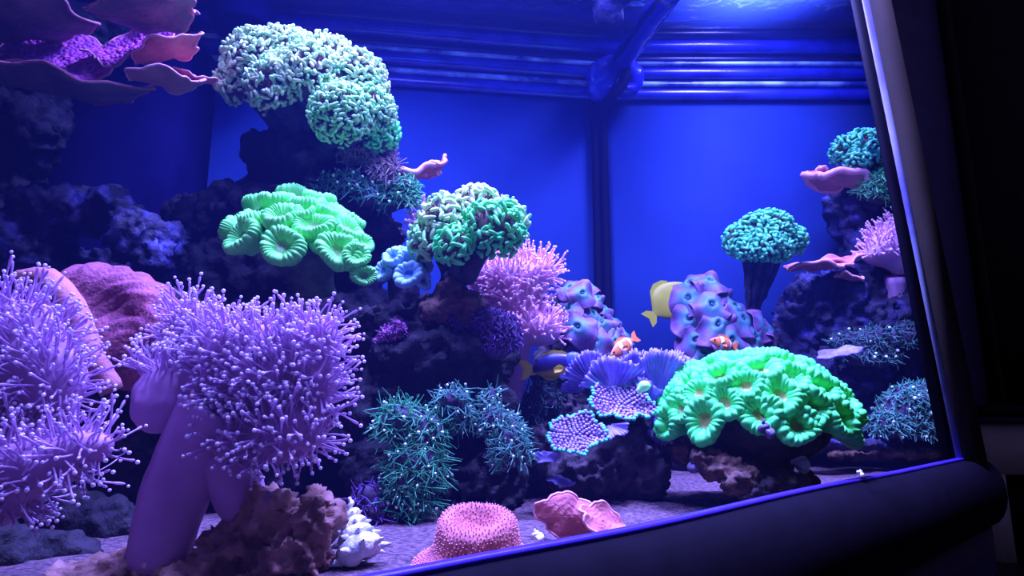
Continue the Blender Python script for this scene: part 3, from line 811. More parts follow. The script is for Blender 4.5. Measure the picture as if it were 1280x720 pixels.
def mouth_mesh(name, seed, m, lob=0.12, depth=0.30):
    r = random.Random(seed)
    ph = [r.uniform(0, 6.28) for _ in range(3)]
    nu = 24; V = [[0, 0, -depth - 0.04]]; F = []
    for k, (rr, z) in enumerate([(0.07, -depth + 0.05), (0.17, -depth + 0.03), (0.34, -depth * 0.36)]):
        for i in range(nu):
            a = i / nu * 2 * math.pi
            out = 1 + lob * math.cos(2 * a + ph[0]) + 0.5 * lob * math.cos(3 * a + ph[1])
            V.append([rr * out * math.cos(a), rr * out * math.sin(a), z + 0.07 * rr * math.cos(2 * a + ph[2])])
    Ft = [[0, 1 + i, 1 + (i+1) % nu] for i in range(nu)]
    Fq = [[1 + k*nu + i, 1 + (k+1)*nu + i, 1 + (k+1)*nu + (i+1) % nu, 1 + k*nu + (i+1) % nu] for k in range(2) for i in range(nu)]
    return make_mesh(name, V, [np.array(Ft), np.array(Fq)], m)
def pose(c, d, s, spin, sq=1.0):
    x, y, z = frames(np.array(d, float)[None]); x, y, z = x[0], y[0], z[0]
    cs, sn = math.cos(spin), math.sin(spin)
    X = x * cs + y * sn; Yv = -x * sn + y * cs
    Mx = np.eye(4); Mx[:3, 0] = X * s; Mx[:3, 1] = Yv * s * sq; Mx[:3, 2] = z * s; Mx[:3, 3] = c
    return Mx
def pose_level(c, d, s, spin, sq=1.0):
    z = nrm(np.array(d, float)); x = nrm(np.array([1.0, 0, 0]) - z * z[0]); y = np.cross(z, x)
    Mx = np.eye(4); Mx[:3, 0] = x * s; Mx[:3, 1] = y * s * sq; Mx[:3, 2] = z * s; Mx[:3, 3] = c
    return Mx
def trumpet(label, base, polyps, core, stalks, Y, m, mm, sm, ribs=22):
    t = thing('trumpet_coral', label, 'coral', base)
    PM = [polyp_mesh('polyp', 40 + k, M[m], ribs) for k in range(4)]
    MM = [mouth_mesh('mouth', 40 + k, M[mm]) for k in range(4)]
    V, Fs = fuse([E(*c) for c in core], 5 * U(Y), 6, 2 * U(Y), 1 / (20 * U(Y)), 3)
    part('skeleton', V, Fs, M[sm], t)
    for s in stalks:
        Vs, Fq = path_tube([P(a, b, y) for a, b, y, r in s], [r * U(y) for a, b, y, r in s], 14, 5, noise=2 * U(Y))
        part('stalk', Vs, Fq, M[sm], t)
    r = random.Random(5)
    for k, (c, d, s) in enumerate(polyps):
        v = k % 4
        o = linked('polyp', PM[v], pose(c, d, s, r.uniform(0, 6.28), r.uniform(0.78, 1.0)), t)
        q = bpy.data.objects.new('mouth', MM[v]); COL.objects.link(q); q.parent = o
    return t
# right dome
Yt = 0.82
rr_ = np.random.default_rng(12)
pol = []
cx = P(945, 535, Yt)
N = 62
for k in range(N):
    z = 1 - (k + 0.5) / N * 1.0
    a = k * 2.399963
    rad = math.sqrt(max(0, 1 - z * z))
    d = np.array([rad * math.cos(a), rad * math.sin(a), z])
    c = cx + d * np.array([116, 84, 92]) * U(Yt)
    dd = nrm(d * np.array([0.9, 0.9, 1.15]) + 0.08 * rr_.normal(size=3))
    pol.append((c, dd, U(Yt) * 23 * rr_.uniform(0.88, 1.15)))
trumpet('bright green domed trumpet coral on a dark stalk near the right front rail', P(960, 636, Yt), pol,
        [(945,520,Yt,98,62,66)], [[(965,632,Yt,34),(958,600,Yt,30),(950,560,Yt,44),(945,530,Yt,70)]], Yt, 'trumpet', 'mouth', 'tr_stalk_dark', 16)
# left one, polyps placed one by one: pixel, distance, facing, size in px
Yl = 0.80
pl = [(352,306,.75,(-.02,-.95,.22),29), (300,294,.77,(-.45,-.75,.35),25), (424,312,.76,(.30,-.85,.30),28), (455,344,.77,(.5,-.8,-.2),16), (282,284,.80,(-.9,-.2,.3),16),
      (318,270,.79,(-.3,-.4,.9),25), (352,268,.77,(-.05,-.75,.7),27), (392,280,.77,(.05,-.8,.65),25), (384,252,.80,(.0,-.35,1),26), (348,252,.82,(-.2,-.2,1),24), (412,262,.80,(.3,-.4,.9),24),
      (436,284,.78,(.45,-.6,.65),23), (455,302,.79,(.75,-.4,.5),18), (425,266,.84,(.4,.1,.9),22), (366,240,.86,(-.05,.2,1),20), (320,254,.86,(-.3,.2,1),18), (446,318,.76,(.6,-.75,.2),18), (378,262,.78,(0,-.6,.8),18), (330,284,.78,(-.2,-.8,.5),20), (404,300,.78,(.1,-.9,.4),19), (340,246,.80,(-.15,-.2,1),20), (398,246,.82,(.15,-.1,1),22), (440,272,.82,(.5,-.1,.9),20), (300,274,.82,(-.6,-.1,.8),18)]
trumpet('yellow-green trumpet coral with big ruffled polyps under the pale hammer coral', P(385, 345, .82),
        [(P(a, b, y), d, s * U(y)) for a, b, y, d, s in pl],
        [(370,290,.82,72,30,42), (420,305,.82,40,30,36), (385,318,.82,46,18,30)], [[(395,370,.86,26),(390,345,.85,28),(380,310,.83,46)]], Yl, 'trumpet_yellow', 'mouth_green', 'tr_stalk')
# small blue colony
pb_ = [(490,320,.80,(-.3,-.8,.5),15), (510,342,.78,(.0,-.9,.3),19), (528,330,.80,(.4,-.7,.4),14), (505,312,.82,(0,-.5,.9),14), (478,338,.81,(-.5,-.8,.2),14), (530,350,.79,(.6,-.8,.0),13)]
PMB = None
M['blue_polyp'] = mat('blue_polyp', (0.10, 0.30, 0.50), (0.35, 0.72, 0.80), 90, rough=0.45, bump=0.3)
M['blue_mouth'] = mat('blue_mouth', (0.05, 0.16, 0.40), rough=0.5)
trumpet('small blue trumpet colony between the yellow-green coral and small hammer coral', P(505, 370, .82),
        [(P(a, b, y), d, s * U(y)) for a, b, y, d, s in pb_], [(505,345,.83,24,18,18)], [[(505,392,.83,20),(505,350,.83,20)]], .8, 'blue_polyp', 'blue_mouth', 'ham_stalk', 12)

# ------------------------------------------------------------------ hammer corals
def hammer(label, base, heads, foot, Y, tipm, tl=10, tr=2.6, n_k=1.0, stalkm='ham_stalk', seed=1, spacing=7.5, thin=1.0):
    t = thing('hammer_coral', label, 'coral', base)
    r = np.random.default_rng(seed)
    ft = P(*foot)
    for hi, (px, py, y, R, d, mm) in enumerate(heads):
        u = U(y); c = P(px, py, y); d = nrm(np.array(d, float)); R = R * u
        N = int(2 * math.pi * R * R / (spacing * u) ** 2 * 1.25 * n_k)
        k = np.arange(N) + 0.5
        ct = 1 - k / N * 1.25; st = np.sqrt(np.maximum(0, 1 - ct * ct)); a = k * 2.399963
        x, yv, z = frames(d[None])
        dirs = st[:, None] * (np.cos(a)[:, None] * x + np.sin(a)[:, None] * yv) + ct[:, None] * z
        dirs = nrm(dirs + 0.10 * r.normal(size=dirs.shape))
        # flesh dome + throat to the foot
        cb = c - d * R * 0.45
        V = ICO[3][0] * R * 0.74
        V = V * (1 + 0.06 * fbm(V / R * 3, 2, hi))[:, None]
        hd = part('head', V + cb + d * R * 0.30, ICO[3][1], M['ham_flesh'], t)
        L = R * r.uniform(0.92, 1.12, N)
        p0 = np.broadcast_to(cb + d * R * 0.3, dirs.shape) + dirs * R * 0.45
        tip = cb + d * R * 0.3 + dirs * L[:, None]
        Vt, Ft = tubes(p0, tip - p0, np.linalg.norm(tip - p0, axis=1), np.full(N, tr * u * 0.62), [0, 0.5, 1.0], [1, 0.9, 0.9], 5)
        part('tentacles', Vt, Ft, M['ham_stem'], hd, kind='stuff')
        tg = nrm(np.cross(dirs, r.normal(size=dirs.shape)))
        Lt = tl * u * r.uniform(0.7, 1.35, N)
        bend = -dirs * 0.35
        Vt, Ft = tubes(tip - tg * Lt[:, None] / 2 + dirs * tr * u * 0.4, tg, Lt, tr * u * r.uniform(0.85, 1.15, N), CT, CR, 6, bend)
        part('tentacle_tips', Vt, Ft, M[mm or tipm], hd, kind='stuff')
        mid = (cb * 0.45 + ft * 0.55) + np.array([0, 0, -0.01])
        Vs, Fq = path_tube([ft + r.normal(size=3) * 0.006, mid, cb, cb + d * R * 0.2], [R * 0.42 * thin, R * 0.36 * thin, R * 0.5 * thin, R * 0.66], 12, 6, noise=0.003)
        part('branch', Vs, Fq, M[stalkm], t)
    return t
hammer('big pale green hammer coral with many heads at the top', P(385, 215, .95),
       [(322,76,.92,46,(-.35,-.35,.9),'ham_tip_pale'), (296,100,.92,30,(-.8,-.4,.3),'ham_tip_pale'), (345,105,.88,40,(-.25,-.75,.55),'ham_tip_pale'), (385,92,.88,44,(-.05,-.6,.8),'ham_tip_pale'),
        (405,84,.95,48,(.1,-.1,1),'ham_tip_pale'), (445,98,.91,42,(.4,-.4,.8),'ham_tip_pale'), (425,140,.85,40,(.02,-1,.12),'ham_tip'), (462,138,.89,36,(.6,-.7,.4),'ham_tip'), (476,165,.91,26,(.8,-.5,.0),'ham_tip_green'), (360,70,.96,40,(-.1,.1,1),'ham_tip_pale'), (350,62,.92,34,(-.2,-.2,1),'ham_tip_pale')],
       (392, 200, .96), .9, 'ham_tip_pale', 9, 2.2, 1.0, seed=21, spacing=5.7)
hammer('small round green hammer coral on the brown peg in the centre', P(568, 350, .80),
       [(596,262,.80,36,(.05,-.35,.95),'ham_tip_pale'), (556,272,.79,34,(-.45,-.5,.75),'ham_tip_pale'), (535,300,.79,28,(-.85,-.4,.3),'ham_tip'), (566,306,.75,24,(-.08,-1,-.05),'ham_tip_green'), (618,284,.76,38,(.25,-.95,.2),'ham_tip_green'), (634,278,.81,32,(.85,-.4,.2),'ham_tip'), (585,285,.78,26,(-.1,-.8,.5),'ham_tip')],
       (570, 345, .80), .8, 'ham_tip', 14, 2.6, 1.0, seed=22, spacing=9.3)
hammer('reflected teal hammer coral, built solid on thin branches right of the corner seam', P(950, 365, 1.2),  # mirror image of the small hammer coral, given its own geometry
       [(925,300,1.19,22,(-.7,-.5,.5),None), (945,288,1.18,24,(-.2,-.6,.8),None), (970,285,1.18,24,(.2,-.6,.8),None), (990,298,1.19,20,(.7,-.5,.4),None), (955,305,1.16,22,(-.1,-.95,.2),None), (975,308,1.17,18,(.3,-.9,.1),None), (935,310,1.17,16,(-.4,-.9,-.1),None), (955,285,1.22,26,(0,0,1),None)],
       (938, 398, 1.25), 1.2, 'ham_tip_teal', 9, 2.2, 1.0, seed=23, spacing=5.8, thin=0.5)
hammer('reflected teal hammer coral, built solid, next to the right corner post', P(1085, 240, 1.3),  # mirror image of the big hammer coral as geometry
       [(1060,188,1.28,22,(-.6,-.5,.5),None), (1080,182,1.27,24,(0,-.6,.8),None), (1100,186,1.27,24,(.4,-.6,.7),None), (1072,200,1.26,16,(-.3,-.9,0),None), (1098,180,1.3,20,(.2,0,1),None)],
       (1090, 235, 1.32), 1.28, 'ham_tip_teal', 9, 2.2, 1.0, seed=24, spacing=5.8, thin=0.7)

# ------------------------------------------------------------------ star polyps and fuzzy mats
def fuzzy(name, label, prims, Y, spacing, hl, hr, hairm, basem='star_base', n_h=8, dots=0.0, droop=-0.25, spread=0.9, seed=1, pred=None, amp=4, cat='coral'):
    u = U(Y)
    V, Fs = fuse([E(*c) for c in prims], 5 * u, 4, amp * u, 1 / (16 * u), seed)
    lo = V[:, 2].min(); t = thing(name, label, cat, [V[:, 0].mean(), V[:, 1].mean(), lo])
    part('mat_base', V, Fs, M[basem], t)
    p, n = scatter(V, Fs, spacing * u, pred or (lambda p, n: (n[:, 1] < 0.4) & (n[:, 2] > -0.7)), seed)
    r = np.random.default_rng(seed)
    x, y, z = frames(n)
    a = np.arange(n_h) / n_h * 2 * np.pi
    A = a[None] + r.uniform(0, 6.28, len(p))[:, None]
    d = (x[:, None] * np.cos(A)[..., None] + y[:, None] * np.sin(A)[..., None]) * spread + z[:, None] * (0.9 + 0.4 * r.normal(size=(len(p), n_h, 1)))
    d = nrm(d).reshape(-1, 3)
    pp = np.repeat(p, n_h, 0) + 0.001 * d
    L = hl * u * r.uniform(0.6, 1.25, len(pp))
    bend = 0.75 * r.normal(size=d.shape) + np.array([0, 0, droop])
    Vh, Fh = tubes(pp, d, L * 0.66, np.full(len(pp), hr * u), [0, 0.25, 0.5, 0.75, 1.0], [1, 1, 0.95, 0.9, 0.6], 4, bend)
    part('polyp_tentacles', Vh, Fh, M[hairm], t, kind='stuff')
    if dots:
        k = r.random(len(p)) < dots
        Vd, Fd = balls(p[k] + n[k] * hl * u * 0.7, hr * u * 2.2 * r.uniform(0.6, 1.3, k.sum()), 6)
        part('polyp_centres', Vd, Fd, M['star_dot'], t, kind='stuff')
    return t
fuzzy('star_polyp_coral', 'large clump of teal star polyps with white dots, left of the three', [(505,530,.74,30,26,26), (535,545,.74,22,30,24), (520,590,.73,32,42,26), (505,615,.73,24,22,20), (515,640,.73,16,10,16)], .74, 7.6, 14, 0.75, 'star_hair', dots=0.4, seed=31)
fuzzy('star_polyp_coral', 'small tuft of blue-green star polyps at the top between two clumps', [(566,502,.75,20,13,18), (572,520,.76,16,20,14)], .75, 7, 13, 0.75, 'star_hair_blue', dots=0.3, seed=32)
fuzzy('star_polyp_coral', 'round clump of star polyps with white dots, right of the three', [(638,558,.75,22,28,22), (618,526,.76,18,14,18), (632,535,.76,20,20,18), (615,512,.77,10,30,12)], .75, 6.5, 10, 0.75, 'star_hair_blue', dots=0.45, seed=33)
fuzzy('star_polyp_coral', 'faint lilac polyp tuft behind the white shell', [(462,625,.72,16,22,16), (470,640,.72,16,14,16)], .72, 9, 10, 0.9, 'fuzz_purple', dots=0.15, seed=34)
fuzzy('polyp_mat', 'pinkish grey fuzzy polyp mat right below the big hammer coral', [(462,195,.94,32,28,26,RY(20)), (478,215,.93,20,22,22), (440,185,.94,20,16,20)], .94, 6, 9, 0.9, 'fuzz_pink', 'ham_flesh', n_h=6, seed=35)
fuzzy('polyp_mat', 'green fuzzy polyp mat on the right shoulder of the rock pillar', [(506,242,.94,18,20,20), (490,250,.94,18,14,18), (515,252,.95,12,12,14)], .94, 5.5, 9, 0.9, 'fuzz_green', n_h=6, dots=0.1, seed=36)
fuzzy('polyp_mat', 'pale teal fuzzy polyp mat hanging over the yellow-green trumpet coral', [(432,232,.92,32,16,20,RY(10)), (455,245,.92,22,14,18), (412,240,.92,14,12,14)], .92, 6, 9, 0.9, 'star_hair_blue', n_h=6, dots=0.3, seed=37)
fuzzy('polyp_mat', 'deep purple fuzzy polyp mat left of the pink leather coral', [(620,420,.80,30,30,22), (575,405,.80,18,18,16), (600,398,.80,20,14,18)], .80, 5, 5, 0.9, 'fuzz_purple', 'star_base', n_h=6, seed=38, amp=2)
fuzzy('polyp_mat', 'reflected green fuzzy polyp mat, built solid, beside the right corner post', [(1100,236,1.26,22,20,16), (1112,222,1.26,18,20,16), (1085,240,1.27,14,12,12)], 1.26, 4.5, 8, 0.85, 'fuzz_green', n_h=6, seed=39)  # fuzz in the mirror image, modelled solid
fuzzy('polyp_mat', 'reflected wide dim green polyp mat, built solid on the upper shelf of the right rock', [(1065,428,1.22,32,12,16), (1105,425,1.22,40,14,16), (1135,418,1.23,22,16,16), (1085,445,1.22,40,14,16)], 1.22, 5, 7, 0.8, 'fuzz_dim', n_h=6, dots=0.05, seed=40)  # reflected star polyps modelled as a solid mat
fuzzy('polyp_mat', 'reflected blue-green polyp mound, built solid in the lower right corner of the tank', [(1135,510,1.2,34,26,22), (1110,528,1.2,24,20,20), (1155,495,1.2,22,16,18), (1150,530,1.2,26,20,20)], 1.2, 5, 7, 0.85, 'star_hair_blue', n_h=6, dots=0.08, seed=42)  # polyp mound belongs to the reflection, modelled solid
fuzzy('algae_tuft', 'dark weedy tuft below the yellow-bellied fish', [(680,500,.93,26,22,18), (705,490,.94,22,14,18), (668,520,.93,18,22,18)], .93, 7, 10, 0.8, 'fuzz_dim', n_h=6, dots=0.03, seed=43, cat='algae')
fuzzy('algae_tuft', 'small magenta crusty tuft at the left end of the central rock', [(488,418,.79,14,10,12), (502,410,.79,10,10,10), (478,425,.79,9,8,10)], .79, 5, 5, 1.1, 'purple_patch', 'purple_patch', n_h=5, seed=44, cat='algae')

# ------------------------------------------------------------------ mushrooms
def disc_mesh(name, seed, m, ruffle=0.14, cup=0.2, nu=40, waves=(3, 5)):
    r = random.Random(seed); ph = [r.uniform(0, 6.28) for _ in range(4)]
    rad = [0.06, 0.14, 0.22, 0.36, 0.52, 0.68, 0.82, 0.93, 1.0]
    V, F = [], []
    for side in (0, 1):
        for k, rr in enumerate(rad):
            for i in range(nu):
                a = i / nu * 2 * math.pi
                out = 1 + 0.10 * math.cos(2*a + ph[0]) + 0.07 * math.cos(waves[0]*a + ph[1])
                z = ruffle * rr**2 * math.sin(waves[0]*a + ph[2]) + 0.6 * ruffle * rr**3 * math.sin(waves[1]*a + ph[3]) - cup * rr**2.2 + 0.10 * math.exp(-((rr - 0.24)/0.10)**2) - 0.10 * math.exp(-(rr/0.12)**2)
                V.append([rr*out*math.cos(a), rr*out*math.sin(a), z - side * (0.07 if rr < 0.99 else 0.03)])
    K = len(rad)
    for k in range(K - 1):
        for i in range(nu):
            j = (i+1) % nu
            F.append([k*nu+i, k*nu+j, (k+1)*nu+j, (k+1)*nu+i][::-1])
            o = K*nu
            F.append([o+k*nu+i, o+k*nu+j, o+(k+1)*nu+j, o+(k+1)*nu+i])
    for i in range(nu):
        j = (i+1) % nu; k = (K-1)*nu
        F.append([k+i, k+j, K*nu+k+j, K*nu+k+i][::-1])
    return make_mesh(name, V, np.array(F), m)
def small_dome(name, m, r=0.13, h=0.08):
    V = ICO[2][0] * np.array([r, r, h]); return make_mesh(name, V, ICO[2][1], m)
MUSH = [disc_mesh('mushroom_disc', 60 + k, M['mush'], 0.24, 0.32) for k in range(5)]
MMTH = small_dome('mushroom_mouth', M['mush_mouth'], 0.06, 0.03)
def mushrooms(label, base, spots):
    t = thing('mushroom_coral', label, 'coral', base)
    r = random.Random(3)
    for k, (px, py, y, d, s) in enumerate(spots):
        o = linked('mushroom_disc', MUSH[k % 5], pose(P(px, py, y), d, s * U(y), r.uniform(0, 6.28), r.uniform(0.75, 1.0)), t)
        q = bpy.data.objects.new('mouth', MMTH); COL.objects.link(q); q.parent = o
    mb = MB()
    for (px, py, y, d, s) in spots:
        c = P(px, py, y); dd = nrm(np.array(d, float))
        V, Fq = path_tube([c - dd * s * U(y) * 0.12, c - dd * s * U(y) * 0.8 + np.array([0, 0.03, 0])], [s * U(y) * 0.35, s * U(y) * 0.22], 8, 3)
        part('foot', V, Fq, M['mush_mouth'], t)
    return t
mushrooms('blue mushroom coral colony stacked left of the corner seam', P(735, 470, .96),
          [(712,358,.94,(-.2,-.7,.7),20), (728,366,.92,(.2,-.9,.4),22), (748,372,.95,(.5,-.6,.6),18), (710,385,.92,(-.5,-.8,.5),20), (742,392,.93,(.5,-.7,.6),24), (722,408,.90,(-.2,-.9,.3),28), (752,402,.93,(.3,-.8,.5),22),
           (766,408,.94,(.5,-.7,.5),20), (742,425,.91,(.1,-.95,.3),26), (770,428,.93,(.5,-.8,.2),24), (728,440,.91,(-.1,-1,.1),24), (760,448,.92,(.2,-.95,.1),22), (700,402,.94,(-.8,-.5,.4),18), (783,440,.95,(.7,-.6,.2),16), (756,385,.96,(.6,-.5,.6),18), (772,402,.97,(.7,-.4,.6),18), (736,355,.96,(.3,-.4,.9),18), (785,420,.97,(.8,-.4,.5),16)])
mushrooms('reflected dusky blue mushroom coral colony, built solid right of the corner seam', P(890, 480, 1.2),  # reflection of the left mushroom colony built as real discs
          [(862,352,1.19,(-.4,-.6,.7),24), (888,350,1.18,(.1,-.7,.8),26), (905,365,1.18,(.4,-.7,.6),24), (860,372,1.17,(-.4,-.85,.3),28), (890,380,1.15,(.0,-.9,.4),32), (920,382,1.17,(.4,-.75,.5),26), (862,398,1.16,(-.3,-.95,.2),28),
           (898,405,1.14,(.1,-.95,.3),32), (930,398,1.16,(.5,-.8,.4),30), (955,405,1.18,(.7,-.6,.3),24), (870,425,1.15,(-.2,-1,.1),28), (915,425,1.14,(.2,-1,.1),28), (945,420,1.16,(.4,-.9,.2),26), (965,412,1.19,(.8,-.5,.3),18), (880,440,1.15,(0,-1,.1),24)])

# ------------------------------------------------------------------ plating corals
def plate_geo(c, d, s, spin, seed, cup=0.25, ruffle=0.1, thick=0.05, arc=(0, 360), nu=56, sq=0.8, edge=0.06):
    r = random.Random(seed); ph = [r.uniform(0, 6.28) for _ in range(5)]
    rad = np.linspace(0.02, 1, 14)
    a0, a1 = math.radians(arc[0]), math.radians(arc[1])
    closed = abs(arc[1] - arc[0]) >= 360
    A = np.linspace(a0, a1, nu, endpoint=not closed)
    top, bot = [], []
    for rr in rad:
        for a in A:
            out = 1 + 0.12*math.cos(2*a+ph[0]) + 0.09*math.cos(5*a+ph[1]) + 0.04*math.cos(11*a+ph[2]) + 0.02 * math.cos(23*a)
            z = cup * rr**2 + ruffle * rr**2 * math.sin(3*a+ph[3]) + 0.5*ruffle*rr**3*math.sin(7*a+ph[4]) + 0.012*math.sin(26*rr+2*math.sin(3*a))
            th = thick * (1.3 - 0.6*rr)
            if rr > 0.97: th *= 0.6
            top.append([rr*out*math.cos(a), rr*out*math.sin(a), z + th/2]); bot.append([rr*out*math.cos(a), rr*out*math.sin(a), z - th/2])
    K = len(rad); n = len(A); F = []
    m = n if closed else n - 1
    for k in range(K-1):
        for i in range(m):
            j = (i+1) % n
            F.append([k*n+i, (k+1)*n+i, (k+1)*n+j, k*n+j])
            o = K*n
            F.append([o+k*n+i, o+k*n+j, o+(k+1)*n+j, o+(k+1)*n+i])
    for i in range(m):
        j = (i+1) % n; k = (K-1)*n
        F.append([k+i, K*n+k+i, K*n+k+j, k+j])
    if not closed:
        for k in range(K-1):
            for i, fl in ((0, 1), (n-1, 0)):
                q = [k*n+i, K*n+k*n+i, K*n+(k+1)*n+i, (k+1)*n+i]
                F.append(q if fl == 0 else q[::-1])
    V = np.array(top + bot)
    Mx = pose_level(c, d, s, spin, sq)
    V = V @ Mx[:3, :3].T + Mx[:3, 3]
    return V, np.array(F), (K, n, closed)
def plates(name, label, base, spec):
    """spec: (px, py, Y, facing, size px, spin, seed, cup, ruffle, thick, arc, sq, mat)"""
    t = thing(name, label, 'coral', base)
    for (px, py, y, d, s, spin, seed, cup, ruf, th, arc, sq, mm) in spec:
        V, F, (K, n, closed) = plate_geo(P(px, py, y), d, s * U(y), spin, seed, cup, ruf, th, arc, sq=sq)
        o = part('plate', V, F, M[mm], t)
        # pale growing edge
        if mm == 'fan': continue
        e = (V[(K-1)*n:K*n] + V[2*K*n-n:2*K*n]) / 2
        if closed: e = np.vstack([e, e[:1]])
        Vt, Ft = path_tube(e, np.full(len(e), s * U(y) * th * 0.42), 6, 2)
        part('growing_edge', Vt, Ft, M['plate_rim' if mm != 'plate_grey' else 'plate_dim'], o)
    return t
UP = (0.05, -0.12, 1)
plates('plating_coral', 'stack of orange-pink plates with a purple top at upper left', P(90, 120, .9),
       [(80,74,.90,(.10,-.86,.52),80,0.2,1,.10,.10,.06,(0,360),.7,'plate_purple'),
        (165,60,.88,(-.22,-.86,.52),62,0.5,3,.10,.10,.06,(0,360),.7,'plate_purple'),
        (85,116,.84,(.08,-.20,1),92,0.2,2,.14,.08,.06,(0,360),.8,'plate_grey'),
        (212,66,.82,(-.35,-.25,1),48,0.2,4,.12,.10,.08,(0,360),.8,'plate'),
        (208,104,.82,(.0,-.16,1),46,0.3,5,.12,.10,.08,(0,360),.8,'plate_dim'),
        (243,98,.86,(.2,-.2,1),24,0.9,6,.12,.12,.10,(0,360),.8,'plate'),
        (180,18,.80,(-.10,-.10,1),72,0.1,7,.12,.10,.07,(0,360),.8,'plate_grey'),
        (30,30,.84,(.05,-.05,1),90,0.4,8,.12,.10,.06,(0,360),.7,'plate_grey'),
        (222,12,.83,(.2,-.1,1),28,0.9,9,.14,.12,.10,(0,360),.8,'plate_dim')])
plates('plating_coral', 'small orange plate sticking out right of the rock pillar', P(505, 240, .97),
       [(520,218,.97,(-.25,.1,1),34,0.4,11,.05,.14,.28,(0,360),.42,'plate'), (545,211,.97,(-.5,-.2,.9),20,1.2,12,.2,.2,.3,(0,360),.5,'plate')])
plates('plating_coral', 'reflected orange plate, built solid, jutting left beside the teal hammer near the post', P(1050, 245, 1.3),  # reflection of the small orange plate built as geometry
       [(1046,226,1.28,(.15,.25,1),36,0.4,13,.02,.12,.34,(0,360),.5,'plate_dim'), (1022,214,1.28,(-.4,-.2,.9),11,.4,14,.1,.2,.4,(0,360),.6,'plate')])
plates('plating_coral', 'reflected thin orange shelf plates, built solid on the rock right of the teal hammer', P(1030, 345, 1.26),  # plates of the mirrored reef built as geometry
       [(1022,334,1.24,(-.05,-.12,1),38,0.3,15,.05,.10,.14,(0,360),.7,'plate'), (1050,326,1.26,(-.2,-.25,1),26,0.9,16,.1,.14,.16,(0,360),.7,'plate'), (1062,348,1.24,(.2,-.1,1),18,0.9,17,.1,.14,.2,(0,360),.7,'plate_dim')])
plates('plating_coral', 'folded orange plate coral lying on the sand in front', P(725, 668, .62),
       [(712,646,.60,(-.12,-.93,.05),38,0.1,18,-.22,.08,.12,(0,360),.68,'plate'), (752,652,.59,(.55,-.62,.65),34,0.3,19,.10,.10,.12,(0,360),.62,'plate')])
plates('plating_coral', 'tiny purple leaf plates at the foot of the beaded discs', P(685, 590, .82),
       [(682,572,.80,(.4,-.8,.3),16,1.3,20,.2,.2,.12,(0,360),.5,'fan'), (702,603,.80,(.1,-.4,.9),16,0.3,21,.1,.1,.14,(0,360),.6,'fan')])
plates('plating_coral', 'purple plate wedge standing on the right rock beside the green dome', P(1045, 440, 1.18),
       [(1048,442,1.17,(-.2,-.6,.75),24,0.8,22,.1,.06,.1,(0,360),.45,'fan')])
# ridged orange coral on the left
rt = thing('ridged_coral', 'broad orange-violet ridged coral between the two lilac leather corals', 'coral', P(150, 500, .72))
V, Fs = fuse([E(150,385,.70,90,50,34,RY(18)), E(110,365,.70,60,38,34), E(190,380,.68,46,24,30,RY(20)), E(150,440,.67,70,50,34), E(80,420,.68,60,56,30), E(200,420,.66,40,40,28)], 0.006, 10, 0.004, 14, 5)
c0 = P(135, 440, .62)
ang = np.arctan2(V[:, 2] - c0[2], V[:, 0] - c0[0]); dist = np.linalg.norm(V[:, [0, 2]] - c0[[0, 2]], axis=1)
V = V + vnormals(V, Fs) * (0.0022 * np.sin(dist * 430 + 2.5 * fbm(V * 30, 2, 4)))[:, None]
part('crust', V, Fs, M['monti'], rt)
V, Fq = path_tube([P(25,350,.60), P(60,352,.60), P(90,385,.59), P(112,440,.58), P(140,490,.59)], [.010,.012,.012,.011,.010], 12, 6, noise=.002)
part('lip', V, Fq, M['plate_dim'], rt)
# cup-shaped orange coral
ct_ = thing('cup_coral', 'pink-orange volcano-shaped cup coral on the sand at the front rail', 'coral', P(595, 700, .50))
def lathe(c, prof, nu, wob=0.05, seed=0):
    r = random.Random(seed); ph = [r.uniform(0, 6.28) for _ in range(3)]
    V = []
    for (rr, z) in prof:
        for i in range(nu):
            a = i / nu * 2 * math.pi
            o = 1 + wob * math.cos(2*a+ph[0]) + wob * 0.7 * math.cos(3*a+ph[1])
            V.append([rr*o*math.cos(a), rr*o*math.sin(a), z * (1 + 0.5*wob*math.cos(2*a+ph[2]))])
    K = len(prof)
    F = [[k*nu+i, k*nu+(i+1) % nu, (k+1)*nu+(i+1) % nu, (k+1)*nu+i] for k in range(K-1) for i in range(nu)]
    return np.array(V) + np.array(c), np.array(F)
u = U(.50)
prof = [(74,-6),(72,0),(64,6),(54,10),(48,18),(46,30),(44,42),(41,46),(36,50),(31,51),(25,46),(19,39),(13,34),(6,30),(0.5,29)]
V, F = lathe(P(595, 700, .50), [(a*u, b*u) for a, b in prof], 72, 0.05, 2)
cc_ = P(595, 700, .50)
hh_ = np.clip((V[:, 2] - cc_[2]) / (50 * u), 0, 1)
V[:, 2] += hh_ * (V[:, 1] - cc_[1]) * 0.36              # the mouth leans towards the glass
V[:, 1] -= hh_ * 8 * u
V = V + vnormals(V, [F]) * (1.2 * u * fbm(V / (5*u), 2, 7))[:, None]
part('cup', V, F, M['plate'], ct_)
p, n = scatter(V, [F], 3.6 * u, lambda p, n: n[:, 2] > -0.3, 4)
a, f = tubes(p, n, 2.0 * u, 0.8 * u, [0, 0.6, 1], [1, 1, 0.3], 4)
part('bristles', a, f, M['plate_rim'], ct_, kind='stuff')

